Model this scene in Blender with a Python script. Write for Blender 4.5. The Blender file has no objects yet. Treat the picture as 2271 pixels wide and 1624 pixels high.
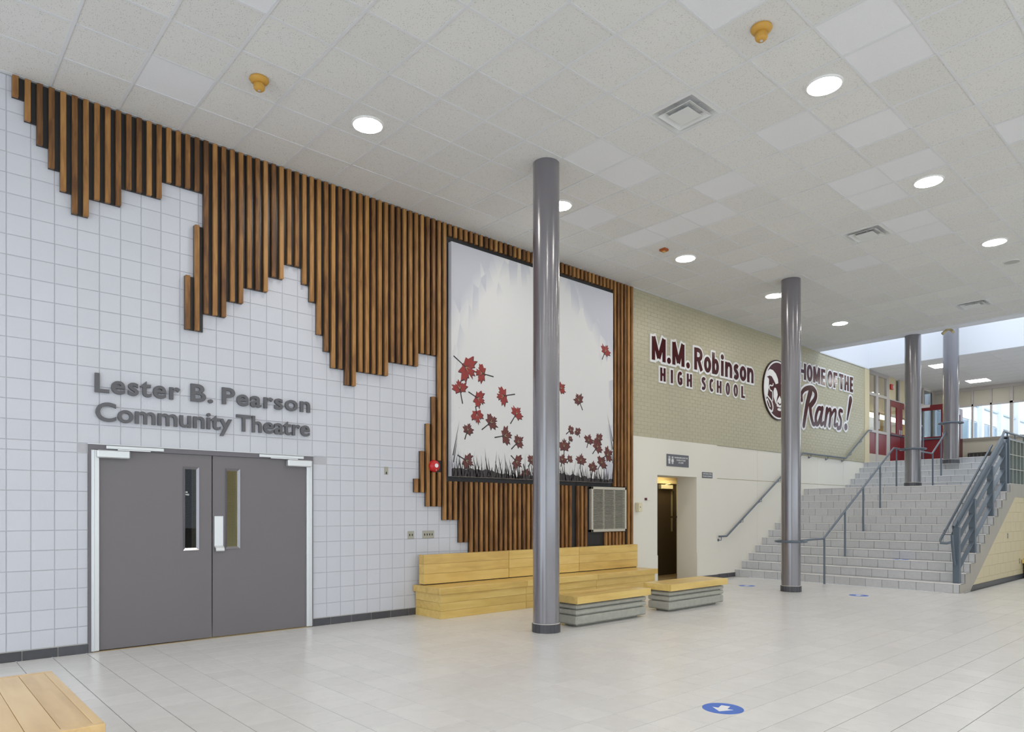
import bpy, bmesh, math, random
from mathutils import Vector, Matrix
random.seed(7)
SC = bpy.context.scene
COL = SC.collection

# ------------------------------------------------------------------ camera
F_PX, CX, HY, TH = 1541.77, 1119.18, 1134.26, 0.7264
CAM_Y, CAM_Z = -8.2868, 1.475
cd = bpy.data.cameras.new('camera'); cam = bpy.data.objects.new('camera', cd); COL.objects.link(cam)
cd.sensor_fit = 'HORIZONTAL'; cd.sensor_width = 36.0; cd.lens = F_PX/2271*36
cd.shift_x = (1135.5-CX)/2271; cd.shift_y = (HY-812)/2271
cd.clip_end = 300
cam.location = (0, CAM_Y, CAM_Z); cam.rotation_euler = (math.pi/2, 0, -TH)
SC.camera = cam

# ------------------------------------------------------------------ world, sun, exposure
SKY = 2.4; LAMP = 62.0; PANEL = 16.0
w = bpy.data.worlds.new('sky'); SC.world = w; w.use_nodes = True
bg = w.node_tree.nodes['Background']; bg.inputs[0].default_value = (0.80, 0.89, 1.0, 1); bg.inputs[1].default_value = SKY
SC.view_settings.view_transform = 'Standard'; SC.view_settings.look = 'None'
SC.view_settings.exposure = 0.27; SC.view_settings.gamma = 1.0; SC.view_settings.use_curve_mapping = False

# ------------------------------------------------------------------ materials
M = {}
def nodes(name):
    m = bpy.data.materials.new(name); m.use_nodes = True
    nt = m.node_tree; b = nt.nodes['Principled BSDF']; return m, nt, b
def N(nt, t, **k):
    n = nt.nodes.new(t)
    for a, v in k.items(): setattr(n, a, v)
    return n
def mat(name, col, rough=.5, metal=0., var=0., vscale=3., rnd=0., bump=0., bscale=60., stretch=(1,1,1), spec=.5, coat=0.):
    """plain procedural: noise colour variation, per-piece tone, fine bump (world position based)"""
    m, nt, b = nodes(name); L = nt.links
    b.inputs['Roughness'].default_value = rough; b.inputs['Metallic'].default_value = metal
    b.inputs['Specular IOR Level'].default_value = spec
    if coat: b.inputs['Coat Weight'].default_value = coat; b.inputs['Coat Roughness'].default_value = .2; b.inputs['Coat IOR'].default_value = 1.8
    geo = N(nt, 'ShaderNodeNewGeometry'); mp = N(nt, 'ShaderNodeMapping'); mp.inputs['Scale'].default_value = stretch
    L.new(geo.outputs['Position'], mp.inputs['Vector'])
    no = N(nt, 'ShaderNodeTexNoise'); no.inputs['Scale'].default_value = vscale; no.inputs['Detail'].default_value = 5
    L.new(mp.outputs[0], no.inputs['Vector'])
    mul = N(nt, 'ShaderNodeMath', operation='MULTIPLY_ADD'); mul.inputs[1].default_value = 2*var; mul.inputs[2].default_value = 1-var
    L.new(no.outputs['Fac'], mul.inputs[0])
    rn = N(nt, 'ShaderNodeMath', operation='MULTIPLY_ADD'); rn.inputs[1].default_value = 2*rnd; rn.inputs[2].default_value = 1-rnd
    oi = N(nt, 'ShaderNodeObjectInfo'); ad = N(nt, 'ShaderNodeMath', operation='ADD'); fr = N(nt, 'ShaderNodeMath', operation='FRACT')
    L.new(geo.outputs['Random Per Island'], ad.inputs[0]); L.new(oi.outputs['Random'], ad.inputs[1]); L.new(ad.outputs[0], fr.inputs[0]); L.new(fr.outputs[0], rn.inputs[0])
    mm = N(nt, 'ShaderNodeMath', operation='MULTIPLY'); L.new(mul.outputs[0], mm.inputs[0]); L.new(rn.outputs[0], mm.inputs[1])
    vm = N(nt, 'ShaderNodeVectorMath', operation='SCALE'); vm.inputs[0].default_value = col; L.new(mm.outputs[0], vm.inputs['Scale'])
    L.new(vm.outputs[0], b.inputs['Base Color'])
    if bump:
        n2 = N(nt, 'ShaderNodeTexNoise'); n2.inputs['Scale'].default_value = bscale; n2.inputs['Detail'].default_value = 4
        L.new(geo.outputs['Position'], n2.inputs['Vector'])
        bp = N(nt, 'ShaderNodeBump'); bp.inputs['Strength'].default_value = bump; bp.inputs['Distance'].default_value = .01
        L.new(n2.outputs['Fac'], bp.inputs['Height']); L.new(bp.outputs[0], b.inputs['Normal'])
    M[name] = m; return m
def wood(name, c1, c2, c3, axis, rough=.35, rnd=.25, scale=9., coat=.0):
    m, nt, b = nodes(name); L = nt.links
    geo = N(nt, 'ShaderNodeNewGeometry'); oi = N(nt, 'ShaderNodeObjectInfo')
    ad = N(nt, 'ShaderNodeMath', operation='ADD'); fr = N(nt, 'ShaderNodeMath', operation='FRACT')
    L.new(geo.outputs['Random Per Island'], ad.inputs[0]); L.new(oi.outputs['Random'], ad.inputs[1]); L.new(ad.outputs[0], fr.inputs[0])
    off = N(nt, 'ShaderNodeVectorMath', operation='SCALE'); off.inputs[0].default_value = (7, 13, 19); L.new(fr.outputs[0], off.inputs['Scale'])
    sm = N(nt, 'ShaderNodeVectorMath', operation='ADD'); L.new(geo.outputs['Position'], sm.inputs[0]); L.new(off.outputs[0], sm.inputs[1])
    mp = N(nt, 'ShaderNodeMapping'); s = [1, 1, 1]; s[axis] = .12; mp.inputs['Scale'].default_value = s; L.new(sm.outputs[0], mp.inputs['Vector'])
    n1 = N(nt, 'ShaderNodeTexNoise'); n1.inputs['Scale'].default_value = scale*3.2; n1.inputs['Detail'].default_value = 6; n1.inputs['Distortion'].default_value = .6
    L.new(mp.outputs[0], n1.inputs['Vector'])
    mp2 = N(nt, 'ShaderNodeMapping'); s2 = [.6, .6, .6]; s2[axis] = .5; mp2.inputs['Scale'].default_value = s2; L.new(sm.outputs[0], mp2.inputs['Vector'])
    n2 = N(nt, 'ShaderNodeTexNoise'); n2.inputs['Scale'].default_value = 3.2; n2.inputs['Detail'].default_value = 3; L.new(mp2.outputs[0], n2.inputs['Vector'])
    mx = N(nt, 'ShaderNodeMath', operation='MULTIPLY_ADD'); mx.inputs[1].default_value = .55; L.new(n1.outputs['Fac'], mx.inputs[0])
    m3 = N(nt, 'ShaderNodeMath', operation='MULTIPLY'); m3.inputs[1].default_value = .45; L.new(n2.outputs['Fac'], m3.inputs[0]); L.new(m3.outputs[0], mx.inputs[2])
    r1 = N(nt, 'ShaderNodeMath', operation='MULTIPLY_ADD'); r1.inputs[1].default_value = rnd; L.new(fr.outputs[0], r1.inputs[0]); L.new(mx.outputs[0], r1.inputs[2])
    r2 = N(nt, 'ShaderNodeMath', operation='SUBTRACT'); r2.inputs[1].default_value = rnd/2; L.new(r1.outputs[0], r2.inputs[0])
    cr = N(nt, 'ShaderNodeValToRGB'); e = cr.color_ramp.elements
    e[0].position = .30; e[0].color = (*c1, 1); e[1].position = .70; e[1].color = (*c3, 1); x = e.new(.50); x.color = (*c2, 1)
    L.new(r2.outputs[0], cr.inputs[0]); L.new(cr.outputs[0], b.inputs['Base Color'])
    bp = N(nt, 'ShaderNodeBump'); bp.inputs['Strength'].default_value = .12; bp.inputs['Distance'].default_value = .004
    L.new(n1.outputs['Fac'], bp.inputs['Height']); L.new(bp.outputs[0], b.inputs['Normal'])
    b.inputs['Roughness'].default_value = rough
    if coat: b.inputs['Coat Weight'].default_value = coat; b.inputs['Coat Roughness'].default_value = .2
    M[name] = m; return m
def emit(name, col, s):
    m, nt, b = nodes(name); b.inputs['Base Color'].default_value = (.8, .8, .8, 1)
    b.inputs['Emission Color'].default_value = (*col, 1); b.inputs['Emission Strength'].default_value = s; M[name] = m; return m
def glass(name, tint=(1, 1, 1), refl=1.0, rough=0.0):
    m, nt, b = nodes(name); L = nt.links; out = nt.nodes['Material Output']; nt.nodes.remove(b)
    tr = N(nt, 'ShaderNodeBsdfTransparent'); tr.inputs[0].default_value = (*tint, 1)
    gl = N(nt, 'ShaderNodeBsdfGlossy'); gl.inputs['Roughness'].default_value = rough
    lw_ = N(nt, 'ShaderNodeLayerWeight'); pw = N(nt, 'ShaderNodeMath', operation='POWER'); pw.inputs[1].default_value = 5; L.new(lw_.outputs['Facing'], pw.inputs[0])
    fm = N(nt, 'ShaderNodeMath', operation='MULTIPLY_ADD'); fm.inputs[1].default_value = .96*refl; fm.inputs[2].default_value = .04*refl; L.new(pw.outputs[0], fm.inputs[0])
    mx = N(nt, 'ShaderNodeMixShader'); L.new(fm.outputs[0], mx.inputs[0]); L.new(tr.outputs[0], mx.inputs[1]); L.new(gl.outputs[0], mx.inputs[2])
    L.new(mx.outputs[0], out.inputs[0]); M[name] = m; return m

mat('block_paint', (.615, .63, .68), .45, var=.03, vscale=2, rnd=.015, bump=.25, bscale=55)
mat('mortar', (.50, .50, .53), .8, var=.08, vscale=40)
mat('beige_paint', (.475, .44, .305), .38, var=.03, vscale=2, rnd=.02, bump=.2, bscale=70)
mat('beige_joint', (.425, .39, .268), .5)
mat('white_paint', (.80, .77, .68), .55, var=.02, vscale=1.5, bump=.05, bscale=30)
mat('cream_paint', (.64, .555, .36), .5, var=.03, vscale=2, bump=.15, bscale=60)
mat('cream_joint', (.53, .46, .30), .6)
mat('well_white', (.80, .815, .85), .6, var=.01)
mat('base_tile', (.075, .075, .085), .4, var=.25, vscale=14, rnd=.18)
mat('grout_light', (.60, .58, .52), .8)
mat('floor_tile', (.765, .755, .735), .25, var=.06, vscale=9, rnd=.03, bump=.02, bscale=120)
mat('floor_grout', (.16, .155, .15), .75, var=.1, vscale=6)
mat('stair_tile', (.575, .58, .59), .5, var=.10, vscale=22, rnd=.05, bump=.1, bscale=150)
mat('stair_grout', (.10, .095, .09), .8)
mat('nosing', (.86, .83, .82), .5, var=.05, vscale=20)
mat('concrete', (.36, .34, .29), .7, var=.14, vscale=6, bump=.25, bscale=60)
mat('stringer', (.40, .375, .32), .6, var=.10, vscale=5, bump=.1, stretch=(3, 3, .4))
mat('bench_concrete', (.40, .40, .35), .75, var=.20, vscale=16, bump=.4, bscale=90)
mat('grid_paint', (.70, .705, .71), .5)
mat('tile_plain', (.77, .77, .775), .9, var=.03, vscale=60, rnd=.02, bump=.25, bscale=140)
mat('column_paint', (.122, .112, .130), .24, var=.02, vscale=3, spec=1.0, coat=1.0)
mat('door_paint', (.175, .162, .170), .45, var=.03, vscale=2)
mat('frame_paint', (.155, .145, .16), .42)
mat('aluminium', (.68, .70, .70), .35, metal=.55)
mat('steel_plate', (.74, .76, .77), .35, metal=.35)
mat('black_board', (.018, .017, .017), .38, var=.2, vscale=8, rnd=.0)
mat('black_frame', (.010, .010, .014), .45)
mat('letter_grey', (.115, .115, .125), .45, var=.04, vscale=20)
mat('letter_white', (.84, .84, .84), .4)
mat('letter_maroon', (.060, .003, .005), .20, spec=.18)
mat('maroon_dark', (.03, .006, .009), .2)
mat('rail_paint', (.100, .130, .165), .32, spec=.6)
mat('red_paint', (.20, .016, .022), .35, var=.04, vscale=3)
mat('dark_red', (.10, .010, .018), .35)
mat('bell_red', (.55, .015, .02), .3)
mat('white_plastic', (.82, .82, .80), .4)
mat('beige_plastic', (.74, .68, .48), .45)
mat('mustard', (.58, .32, .055), .45)
mat('detector_red', (.38, .085, .012), .45)
mat('brass', (.55, .47, .28), .35, metal=.5)
mat('metal_grille', (.58, .55, .47), .45, metal=.3)
mat('grille_dark', (.10, .09, .07), .7)
mat('outlet_plate', (.40, .38, .31), .4, metal=.4)
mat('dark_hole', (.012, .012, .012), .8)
mat('sign_grey', (.13, .135, .155), .4)
mat('sign_white', (.78, .78, .76), .5)
mat('decal_blue', (.045, .16, .62), .35, var=.03)
mat('decal_white', (.86, .87, .88), .4)
mat('brown_door', (.075, .055, .035), .4)
mat('room_warm', (.74, .62, .36), .7)
mat('brown_floor', (.36, .27, .15), .5)
mat('frame_taupe', (.47, .44, .42), .45)
mat('panel_beige', (.50, .475, .40), .6, var=.02)
mat('heater_dark', (.03, .03, .03), .5)
mat('vent_white', (.70, .71, .69), .5)
mat('ext_white', (.80, .81, .83), .7)
mat('ext_window', (.22, .30, .40), .2)
mat('ext_ground', (.35, .36, .33), .9)
mat('leaf_green', (.12, .28, .05), .6, var=.3, vscale=5)
mat('paint_red', (.28, .030, .026), .5, var=.22, vscale=14)
mat('paint_brown', (.13, .030, .025), .5, var=.25, vscale=14)
mat('paint_dark', (.035, .028, .030), .5, var=.3, vscale=14)
mat('paint_pale', (.40, .40, .22), .5)
mat('speaker_grey', (.45, .44, .41), .7)
wood('slat_wood', (.115, .046, .012), (.285, .130, .034), (.44, .225, .068), 2, .52, rnd=.30)
wood('bench_wood', (.58, .37, .10), (.74, .515, .155), (.84, .62, .22), 0, .33, rnd=.16, scale=4, coat=.2)
wood('bench_wood_y', (.60, .39, .16), (.74, .51, .23), (.82, .60, .30), 1, .30, rnd=.16, scale=4, coat=.25)
emit('lamp_glow', (1.0, .945, .89), LAMP)
emit('panel_glow', (1.0, .97, .90), PANEL)
emit('warm_glow', (1.0, .84, .52), 9.0)
glass('clear_glass', (.93, .95, .95), 1.0)
glass('dark_glass', (.55, .58, .60), .35)
glass('yellow_glass', (.50, .53, .52), .35)
glass('block_glass', (.70, .75, .76), 1.3, .12)

def ceiling_tile_mat():
    m, nt, b = nodes('tile_fissured'); L = nt.links
    geo = N(nt, 'ShaderNodeNewGeometry'); oi = N(nt, 'ShaderNodeObjectInfo')
    mp = N(nt, 'ShaderNodeMapping'); mp.inputs['Scale'].default_value = (90, 38, 1); mp.inputs['Rotation'].default_value = (0, 0, .25); L.new(geo.outputs['Position'], mp.inputs['Vector'])
    vo = N(nt, 'ShaderNodeTexVoronoi'); vo.inputs['Scale'].default_value = 1.0; vo.inputs['Randomness'].default_value = 1; L.new(mp.outputs[0], vo.inputs['Vector'])
    nz = N(nt, 'ShaderNodeTexNoise'); nz.inputs['Scale'].default_value = 22; L.new(geo.outputs['Position'], nz.inputs['Vector'])
    th = N(nt, 'ShaderNodeMath', operation='MULTIPLY'); th.inputs[1].default_value = .42; L.new(nz.outputs['Fac'], th.inputs[0])
    lt = N(nt, 'ShaderNodeMath', operation='LESS_THAN'); L.new(vo.outputs['Distance'], lt.inputs[0]); L.new(th.outputs[0], lt.inputs[1])
    ad = N(nt, 'ShaderNodeMath', operation='ADD'); fr = N(nt, 'ShaderNodeMath', operation='FRACT')
    L.new(geo.outputs['Random Per Island'], ad.inputs[0]); L.new(oi.outputs['Random'], ad.inputs[1]); L.new(ad.outputs[0], fr.inputs[0])
    rn = N(nt, 'ShaderNodeMath', operation='MULTIPLY_ADD'); rn.inputs[1].default_value = .05; rn.inputs[2].default_value = .975; L.new(fr.outputs[0], rn.inputs[0])
    mx = N(nt, 'ShaderNodeMix', data_type='RGBA'); mx.inputs[6].default_value = (.73, .72, .685, 1); mx.inputs[7].default_value = (.49, .48, .455, 1); L.new(lt.outputs[0], mx.inputs[0])
    sc = N(nt, 'ShaderNodeVectorMath', operation='SCALE'); L.new(mx.outputs[2], sc.inputs[0]); L.new(rn.outputs[0], sc.inputs['Scale'])
    L.new(sc.outputs[0], b.inputs['Base Color']); b.inputs['Roughness'].default_value = .95; b.inputs['Specular IOR Level'].default_value = .1
    bp = N(nt, 'ShaderNodeBump'); bp.inputs['Strength'].default_value = .4; bp.inputs['Distance'].default_value = .004; bp.invert = True
    L.new(lt.outputs[0], bp.inputs['Height']); L.new(bp.outputs[0], b.inputs['Normal'])
    M['tile_fissured'] = m
ceiling_tile_mat()
def canvas_mat():
    m, nt, b = nodes('canvas_paint'); L = nt.links
    geo = N(nt, 'ShaderNodeNewGeometry'); sp = N(nt, 'ShaderNodeSeparateXYZ'); L.new(geo.outputs['Position'], sp.inputs[0])
    # distance from the painted glow's centre, broken by brushy noise
    mp = N(nt, 'ShaderNodeMapping'); mp.inputs['Location'].default_value = (-8.05, 0, -3.35); mp.inputs['Scale'].default_value = (.58, 0, .47)
    L.new(geo.outputs['Position'], mp.inputs['Vector'])
    # mapping: scale then translate -> use location in scaled units
    mp.inputs['Location'].default_value = (-8.05*.58, 0, -3.15*.47)
    ln = N(nt, 'ShaderNodeVectorMath', operation='LENGTH'); L.new(mp.outputs[0], ln.inputs[0])
    br = N(nt, 'ShaderNodeMapping'); br.inputs['Rotation'].default_value = (0, .5, 0); br.inputs['Scale'].default_value = (5, 1, 1.6); L.new(geo.outputs['Position'], br.inputs['Vector'])
    vo = N(nt, 'ShaderNodeTexVoronoi'); vo.inputs['Scale'].default_value = 1.3; L.new(br.outputs[0], vo.inputs['Vector'])
    sc = N(nt, 'ShaderNodeSeparateColor'); L.new(vo.outputs['Color'], sc.inputs[0])
    ma = N(nt, 'ShaderNodeMath', operation='MULTIPLY_ADD'); ma.inputs[1].default_value = .22; L.new(sc.outputs[0], ma.inputs[0]); L.new(ln.outputs['Value'], ma.inputs[2])
    cr = N(nt, 'ShaderNodeValToRGB'); e = cr.color_ramp.elements
    e[0].position = .57; e[0].color = (.70, .70, .695, 1); e[1].position = .64; e[1].color = (.53, .545, .60, 1); hf = N(nt, 'ShaderNodeMath', operation='MULTIPLY'); hf.inputs[1].default_value = .5; L.new(ma.outputs[0], hf.inputs[0]); L.new(hf.outputs[0], cr.inputs[0])
    # splatter and cracks towards the ground
    n2 = N(nt, 'ShaderNodeTexNoise'); n2.inputs['Scale'].default_value = 26; n2.inputs['Detail'].default_value = 8; L.new(geo.outputs['Position'], n2.inputs['Vector'])
    gt = N(nt, 'ShaderNodeMath', operation='GREATER_THAN'); gt.inputs[1].default_value = .72; L.new(n2.outputs['Fac'], gt.inputs[0])
    zl = N(nt, 'ShaderNodeMath', operation='LESS_THAN'); zl.inputs[1].default_value = 3.1; L.new(sp.outputs['Z'], zl.inputs[0])
    mu = N(nt, 'ShaderNodeMath', operation='MULTIPLY'); L.new(gt.outputs[0], mu.inputs[0]); L.new(zl.outputs[0], mu.inputs[1])
    mx = N(nt, 'ShaderNodeMix', data_type='RGBA'); L.new(mu.outputs[0], mx.inputs[0]); L.new(cr.outputs[0], mx.inputs[6]); mx.inputs[7].default_value = (.30, .29, .28, 1)
    L.new(mx.outputs[2], b.inputs['Base Color']); b.inputs['Roughness'].default_value = .6
    M['canvas_paint'] = m
canvas_mat()

# ------------------------------------------------------------------ mesh helpers
class MB:
    def __init__(s): s.v = []; s.f = []; s.mi = []
    def poly(s, pts, mi=0):
        n = len(s.v); s.v += [tuple(p) for p in pts]; s.f.append(tuple(range(n, n+len(pts)))); s.mi.append(mi); return s
    def box(s, x0, x1, y0, y1, z0, z1, mi=0):
        n = len(s.v); s.v += [(x0,y0,z0),(x1,y0,z0),(x1,y1,z0),(x0,y1,z0),(x0,y0,z1),(x1,y0,z1),(x1,y1,z1),(x0,y1,z1)]
        for q in ((0,3,2,1),(4,5,6,7),(0,1,5,4),(1,2,6,5),(2,3,7,6),(3,0,4,7)): s.f.append(tuple(n+i for i in q)); s.mi.append(mi)
        return s
    def bbox(s, x0, x1, y0, y1, z0, z1, b, mi=0):
        """box with all edges chamfered"""
        bm = bmesh.new(); bmesh.ops.create_cube(bm, size=1)
        for v in bm.verts: v.co = Vector(((x0+x1)/2+v.co.x*(x1-x0), (y0+y1)/2+v.co.y*(y1-y0), (z0+z1)/2+v.co.z*(z1-z0)))
        bmesh.ops.bevel(bm, geom=bm.edges[:], offset=b, segments=1, affect='EDGES', profile=.5)
        s.bm(bm, mi); return s
    def bm(s, bm, mi=0):
        bm.verts.index_update(); n = len(s.v); s.v += [tuple(v.co) for v in bm.verts]
        for f in bm.faces: s.f.append(tuple(n+v.index for v in f.verts)); s.mi.append(mi)
        bm.free(); return s
    def prism(s, pts, axis, a, b, mi=0):
        """2-D polygon extruded along axis ('x','y','z') from a to b; pts are the other two coords in order (y,z),(x,z),(x,y)"""
        def P(p, t): return {'x': (t,p[0],p[1]), 'y': (p[0],t,p[1]), 'z': (p[0],p[1],t)}[axis]
        k = len(pts); n = len(s.v); s.v += [P(p,a) for p in pts]+[P(p,b) for p in pts]
        s.f.append(tuple(range(n,n+k))[::-1]); s.f.append(tuple(range(n+k,n+2*k))); s.mi += [mi,mi]
        for i in range(k): j=(i+1)%k; s.f.append((n+i,n+j,n+k+j,n+k+i)); s.mi.append(mi)
        return s
    def tube(s, pts, r, n=10, cap=True, closed=False, mi=0, ry=None):
        P = [Vector(p) for p in pts]; k = len(P); base = len(s.v); up0 = Vector((0,0,1))
        for i, p in enumerate(P):
            if closed: t = P[(i+1)%k]-P[i-1]
            else: t = (P[min(i+1,k-1)]-P[max(i-1,0)])
            t.normalize(); up = up0 if abs(t.z) < .95 else Vector((1,0,0))
            a = t.cross(up).normalized(); b = a.cross(t).normalized(); sc = 1.0
            if 0 < i < k-1 or closed:
                d1 = (P[i]-P[i-1]).normalized(); sc = 1/max(.5, abs(d1.dot(t)))
            for q in range(n):
                an = 2*math.pi*q/n; c = p+a*math.cos(an)*r+b*math.sin(an)*(ry or r); s.v.append(tuple(c))
        for i in range(k if closed else k-1):
            for q in range(n):
                j = (i+1)%k; s.f.append((base+i*n+q, base+j*n+q, base+j*n+(q+1)%n, base+i*n+(q+1)%n)); s.mi.append(mi)
        if cap and not closed:
            s.f.append(tuple(base+q for q in range(n))); s.f.append(tuple(base+(k-1)*n+q for q in range(n))[::-1]); s.mi += [mi,mi]
        return s
    def lathe(s, prof, c, n=24, axis='z', mi=0, cap=True):
        """profile list of (r,t) revolved round an axis through c; t measured along the axis"""
        base = len(s.v); k = len(prof)
        for r, t in prof:
            for q in range(n):
                a = 2*math.pi*q/n; u, v = r*math.cos(a), r*math.sin(a)
                s.v.append({'z': (c[0]+u,c[1]+v,c[2]+t), 'y': (c[0]+u,c[1]+t,c[2]+v), 'x': (c[0]+t,c[1]+u,c[2]+v)}[axis])
        for i in range(k-1):
            for q in range(n): s.f.append((base+i*n+q, base+i*n+(q+1)%n, base+(i+1)*n+(q+1)%n, base+(i+1)*n+q)); s.mi.append(mi)
        if cap and prof[0][0] > 1e-6: s.f.append(tuple(base+q for q in range(n))[::-1]); s.mi.append(mi)
        if cap and prof[-1][0] > 1e-6: s.f.append(tuple(base+(k-1)*n+q for q in range(n))); s.mi.append(mi)
        return s
    def mesh(s, name, mats, org=(0,0,0), smooth=False):
        me = bpy.data.meshes.new(name); me.from_pydata([(v[0]-org[0],v[1]-org[1],v[2]-org[2]) for v in s.v], [], s.f)
        if isinstance(mats, str): mats = [mats]
        for m in mats: me.materials.append(M[m])
        if len(mats) > 1: me.polygons.foreach_set('material_index', s.mi)
        bm = bmesh.new(); bm.from_mesh(me)
        if smooth: bmesh.ops.remove_doubles(bm, verts=bm.verts, dist=1e-6)
        bmesh.ops.recalc_face_normals(bm, faces=bm.faces)
        bm.to_mesh(me); bm.free()
        if smooth:
            me.shade_smooth() if hasattr(me,'shade_smooth') else None
            me.set_sharp_from_angle(angle=math.radians(40)) if hasattr(me,'set_sharp_from_angle') else None
        me.update(); return me
ORG = {}
def root_org(o):
    while o.parent: o = o.parent
    return ORG.get(o.name, (0,0,0))
def obj(name, mb, mats, parent=None, smooth=False, org=None):
    if parent is not None: org = root_org(parent)
    elif org is None: org = (0,0,0)
    o = bpy.data.objects.new(name, mb.mesh(name, mats, org, smooth)); COL.objects.link(o)
    if parent is not None: o.parent = parent
    else: o.location = org; ORG[o.name] = tuple(org)
    return o
def put(name, me, pos, parent):
    """another piece that shares mesh data"""
    o = bpy.data.objects.new(name, me); COL.objects.link(o); o.parent = parent
    g = root_org(parent); o.location = (pos[0]-g[0], pos[1]-g[1], pos[2]-g[2]); return o
def thing(name, loc, label=None, cat=None, group=None, kind=None):
    o = bpy.data.objects.new(name, None); o.empty_display_size = .1; COL.objects.link(o); o.location = loc; ORG[o.name] = tuple(loc)
    return tag(o, label, cat, group, kind)
def tag(o, label=None, cat=None, group=None, kind=None):
    if label: o['label'] = label
    if cat: o['category'] = cat
    if group: o['group'] = group
    if kind: o['kind'] = kind
    return o
def struct(name, mb, mats, smooth=False, label=None): return tag(obj(name, mb, mats, None, smooth), label=label, kind='structure')
def proj(x, y, z):
    c, s = math.cos(TH), math.sin(TH); dy = y-CAM_Y; r = c*x-s*dy; f = s*x+c*dy
    if f < .3: return None
    return CX+F_PX*r/f, HY-F_PX*(z-CAM_Z)/f, f
def seen_area(x, y, z, area, nrm):
    p = proj(x, y, z)
    if not p or not (-40 < p[0] < 2311 and -40 < p[1] < 1664): return 0
    d = Vector((x, y-CAM_Y, z-CAM_Z)); return area*abs(d.normalized().dot(nrm))/p[2]**2

# ------------------------------------------------------------------ key dimensions
ZC = 5.735                      # ceiling
GX, GY, GS = 3.657, -.6418, .6093   # ceiling grid origin, pitch
XR0, RISE, RUN = 14.35, 2.92/17, .309
LAND = 12*RISE; UP = 2.92
XL, XU = XR0+11*RUN, 20.34      # landing edge, first riser of the upper flight
XEND, XWIN = 21.63, 27.92       # end of brick wall, far window wall
YS = -4.40                      # right-hand face of the stairs
XB = 18.19                      # ceiling grid ends, plaster border to XW
XW = 18.58                      # light well from XW to XF
XF = 21.88

# ================================================================== FLOOR
FPX, FPY, FX0, FY0 = .3003, .2974, 1.848, -3.552
fl = MB(); fl.box(-6.2, 24, -16, YS, -.08, -.003); fl.box(-6.2, XR0+.02, YS, .0, -.08, -.003)
floor = struct('floor', fl, 'floor_grout', label='pale grey square ceramic floor tiles with thin dark joints')
def frustum_z(mb, x0, x1, y0, y1, zb, zt, b):
    n = len(mb.v); mb.v += [(x0,y0,zb),(x1,y0,zb),(x1,y1,zb),(x0,y1,zb),(x0+b,y0+b,zt),(x1-b,y0+b,zt),(x1-b,y1-b,zt),(x0+b,y1-b,zt)]
    for q in ((4,5,6,7),(0,1,5,4),(1,2,6,5),(2,3,7,6),(3,0,4,7)): mb.f.append(tuple(n+i for i in q)); mb.mi.append(0)
cells = []
for i in range(-27, 75):
    for j in range(-12, 43):
        x0 = FX0+i*FPX; x1 = x0+FPX; y1 = FY0-(j)*FPY; y0 = y1-FPY
        if y1 > 0: y1 = 0.0
        if y1-y0 < .03 or x0 < -6.2 or x1 > 24 or y0 < -16: continue
        if y1 > YS+.02 and x1 > XR0:
            if x0 > XR0-.02 and y0 > YS-.05: continue
            if y0 > YS-.02: x1 = min(x1, XR0)
            if x1-x0 < .02: continue
        cells.append((x0, x1, y0, y1))
cells.sort(key=lambda c: -seen_area((c[0]+c[1])/2, (c[2]+c[3])/2, 0, (c[1]-c[0])*(c[3]-c[2]), Vector((0,0,1))))
hx, hy = FPX/2-.0022, FPY/2-.0022
t = MB(); frustum_z(t, -hx, hx, -hy, hy, -.004, 0, .0012); tile_me = t.mesh('floor_tile', 'floor_tile')
rest = MB(); nfull = 0  # floor
for c in cells:
    full = abs(c[1]-c[0]-FPX) < 1e-6 and abs(c[3]-c[2]-FPY) < 1e-6
    if nfull < 300 and full: put('tile', tile_me, ((c[0]+c[1])/2, (c[2]+c[3])/2, 0), floor); nfull += 1
    else: frustum_z(rest, c[0]+.0022, c[1]-.0022, c[2]+.0022, c[3]-.0022, -.004, 0, .0012)
tag(obj('tiles', rest, 'floor_tile', floor), kind='stuff')

# ================================================================== CEILING
NXA, NXB, NYB = -15, 24, 26
clm = MB(); clm.box(-6.2, XB+.02, -16.2, .0, ZC+.05, ZC+.16); ceiling = struct('ceiling', clm, 'tile_plain', label='suspended ceiling of square mineral tiles in a metal grid')
WHITE = {(-3,0),(2,7),(6,6),(4,3),(5,3),(7,4),(4,8),(5,8),(7,7),(9,7),(9,6),(9,9),(10,6),(12,6),(13,6),(14,4),(8,3),(8,2),(8,1),(6,1),(12,2),(-3,3)}
VENTS = [(4,5),(12,5),(21,5)]
LIGHTS = [(i, j) for i in (-15,-10,-5,0,5,10,15,20) for j in (1,7,13,19) if (i, j) != (-5, 1)]
def cell(i, j): return GX+GS*i, GX+GS*(i+1), GY-GS*(j+1), GY-GS*j
def ctile(mb, x0, x1, y0, y1): mb.box(x0, x1, y0, y1, ZC+.006, ZC+.022)
cc = []
for i in range(NXA-1, NXB):
    for j in range(-2, NYB):
        x0, x1, y0, y1 = cell(i, j); x1 = min(x1, XB); y1 = min(y1, -.002); x0 = max(x0, -6.2); y0 = max(y0, -16.2)
        if x1-x0 < .03 or y1-y0 < .02 or (i, j) in VENTS: continue
        cc.append((x0, x1, y0, y1, (i, j) in WHITE))
cc.sort(key=lambda c: -seen_area((c[0]+c[1])/2, (c[2]+c[3])/2, ZC, (c[1]-c[0])*(c[3]-c[2]), Vector((0,0,1))))
hs = GS/2-.008
tf = MB(); ctile(tf, -hs, hs, -hs, hs); tf.v = [(a,b,z-ZC) for a,b,z in tf.v]
tfA = tf.mesh('ceiling_tile', 'tile_fissured'); tfB = tf.mesh('ceiling_tile', 'tile_plain')
rest = MB(); n = 0
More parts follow.
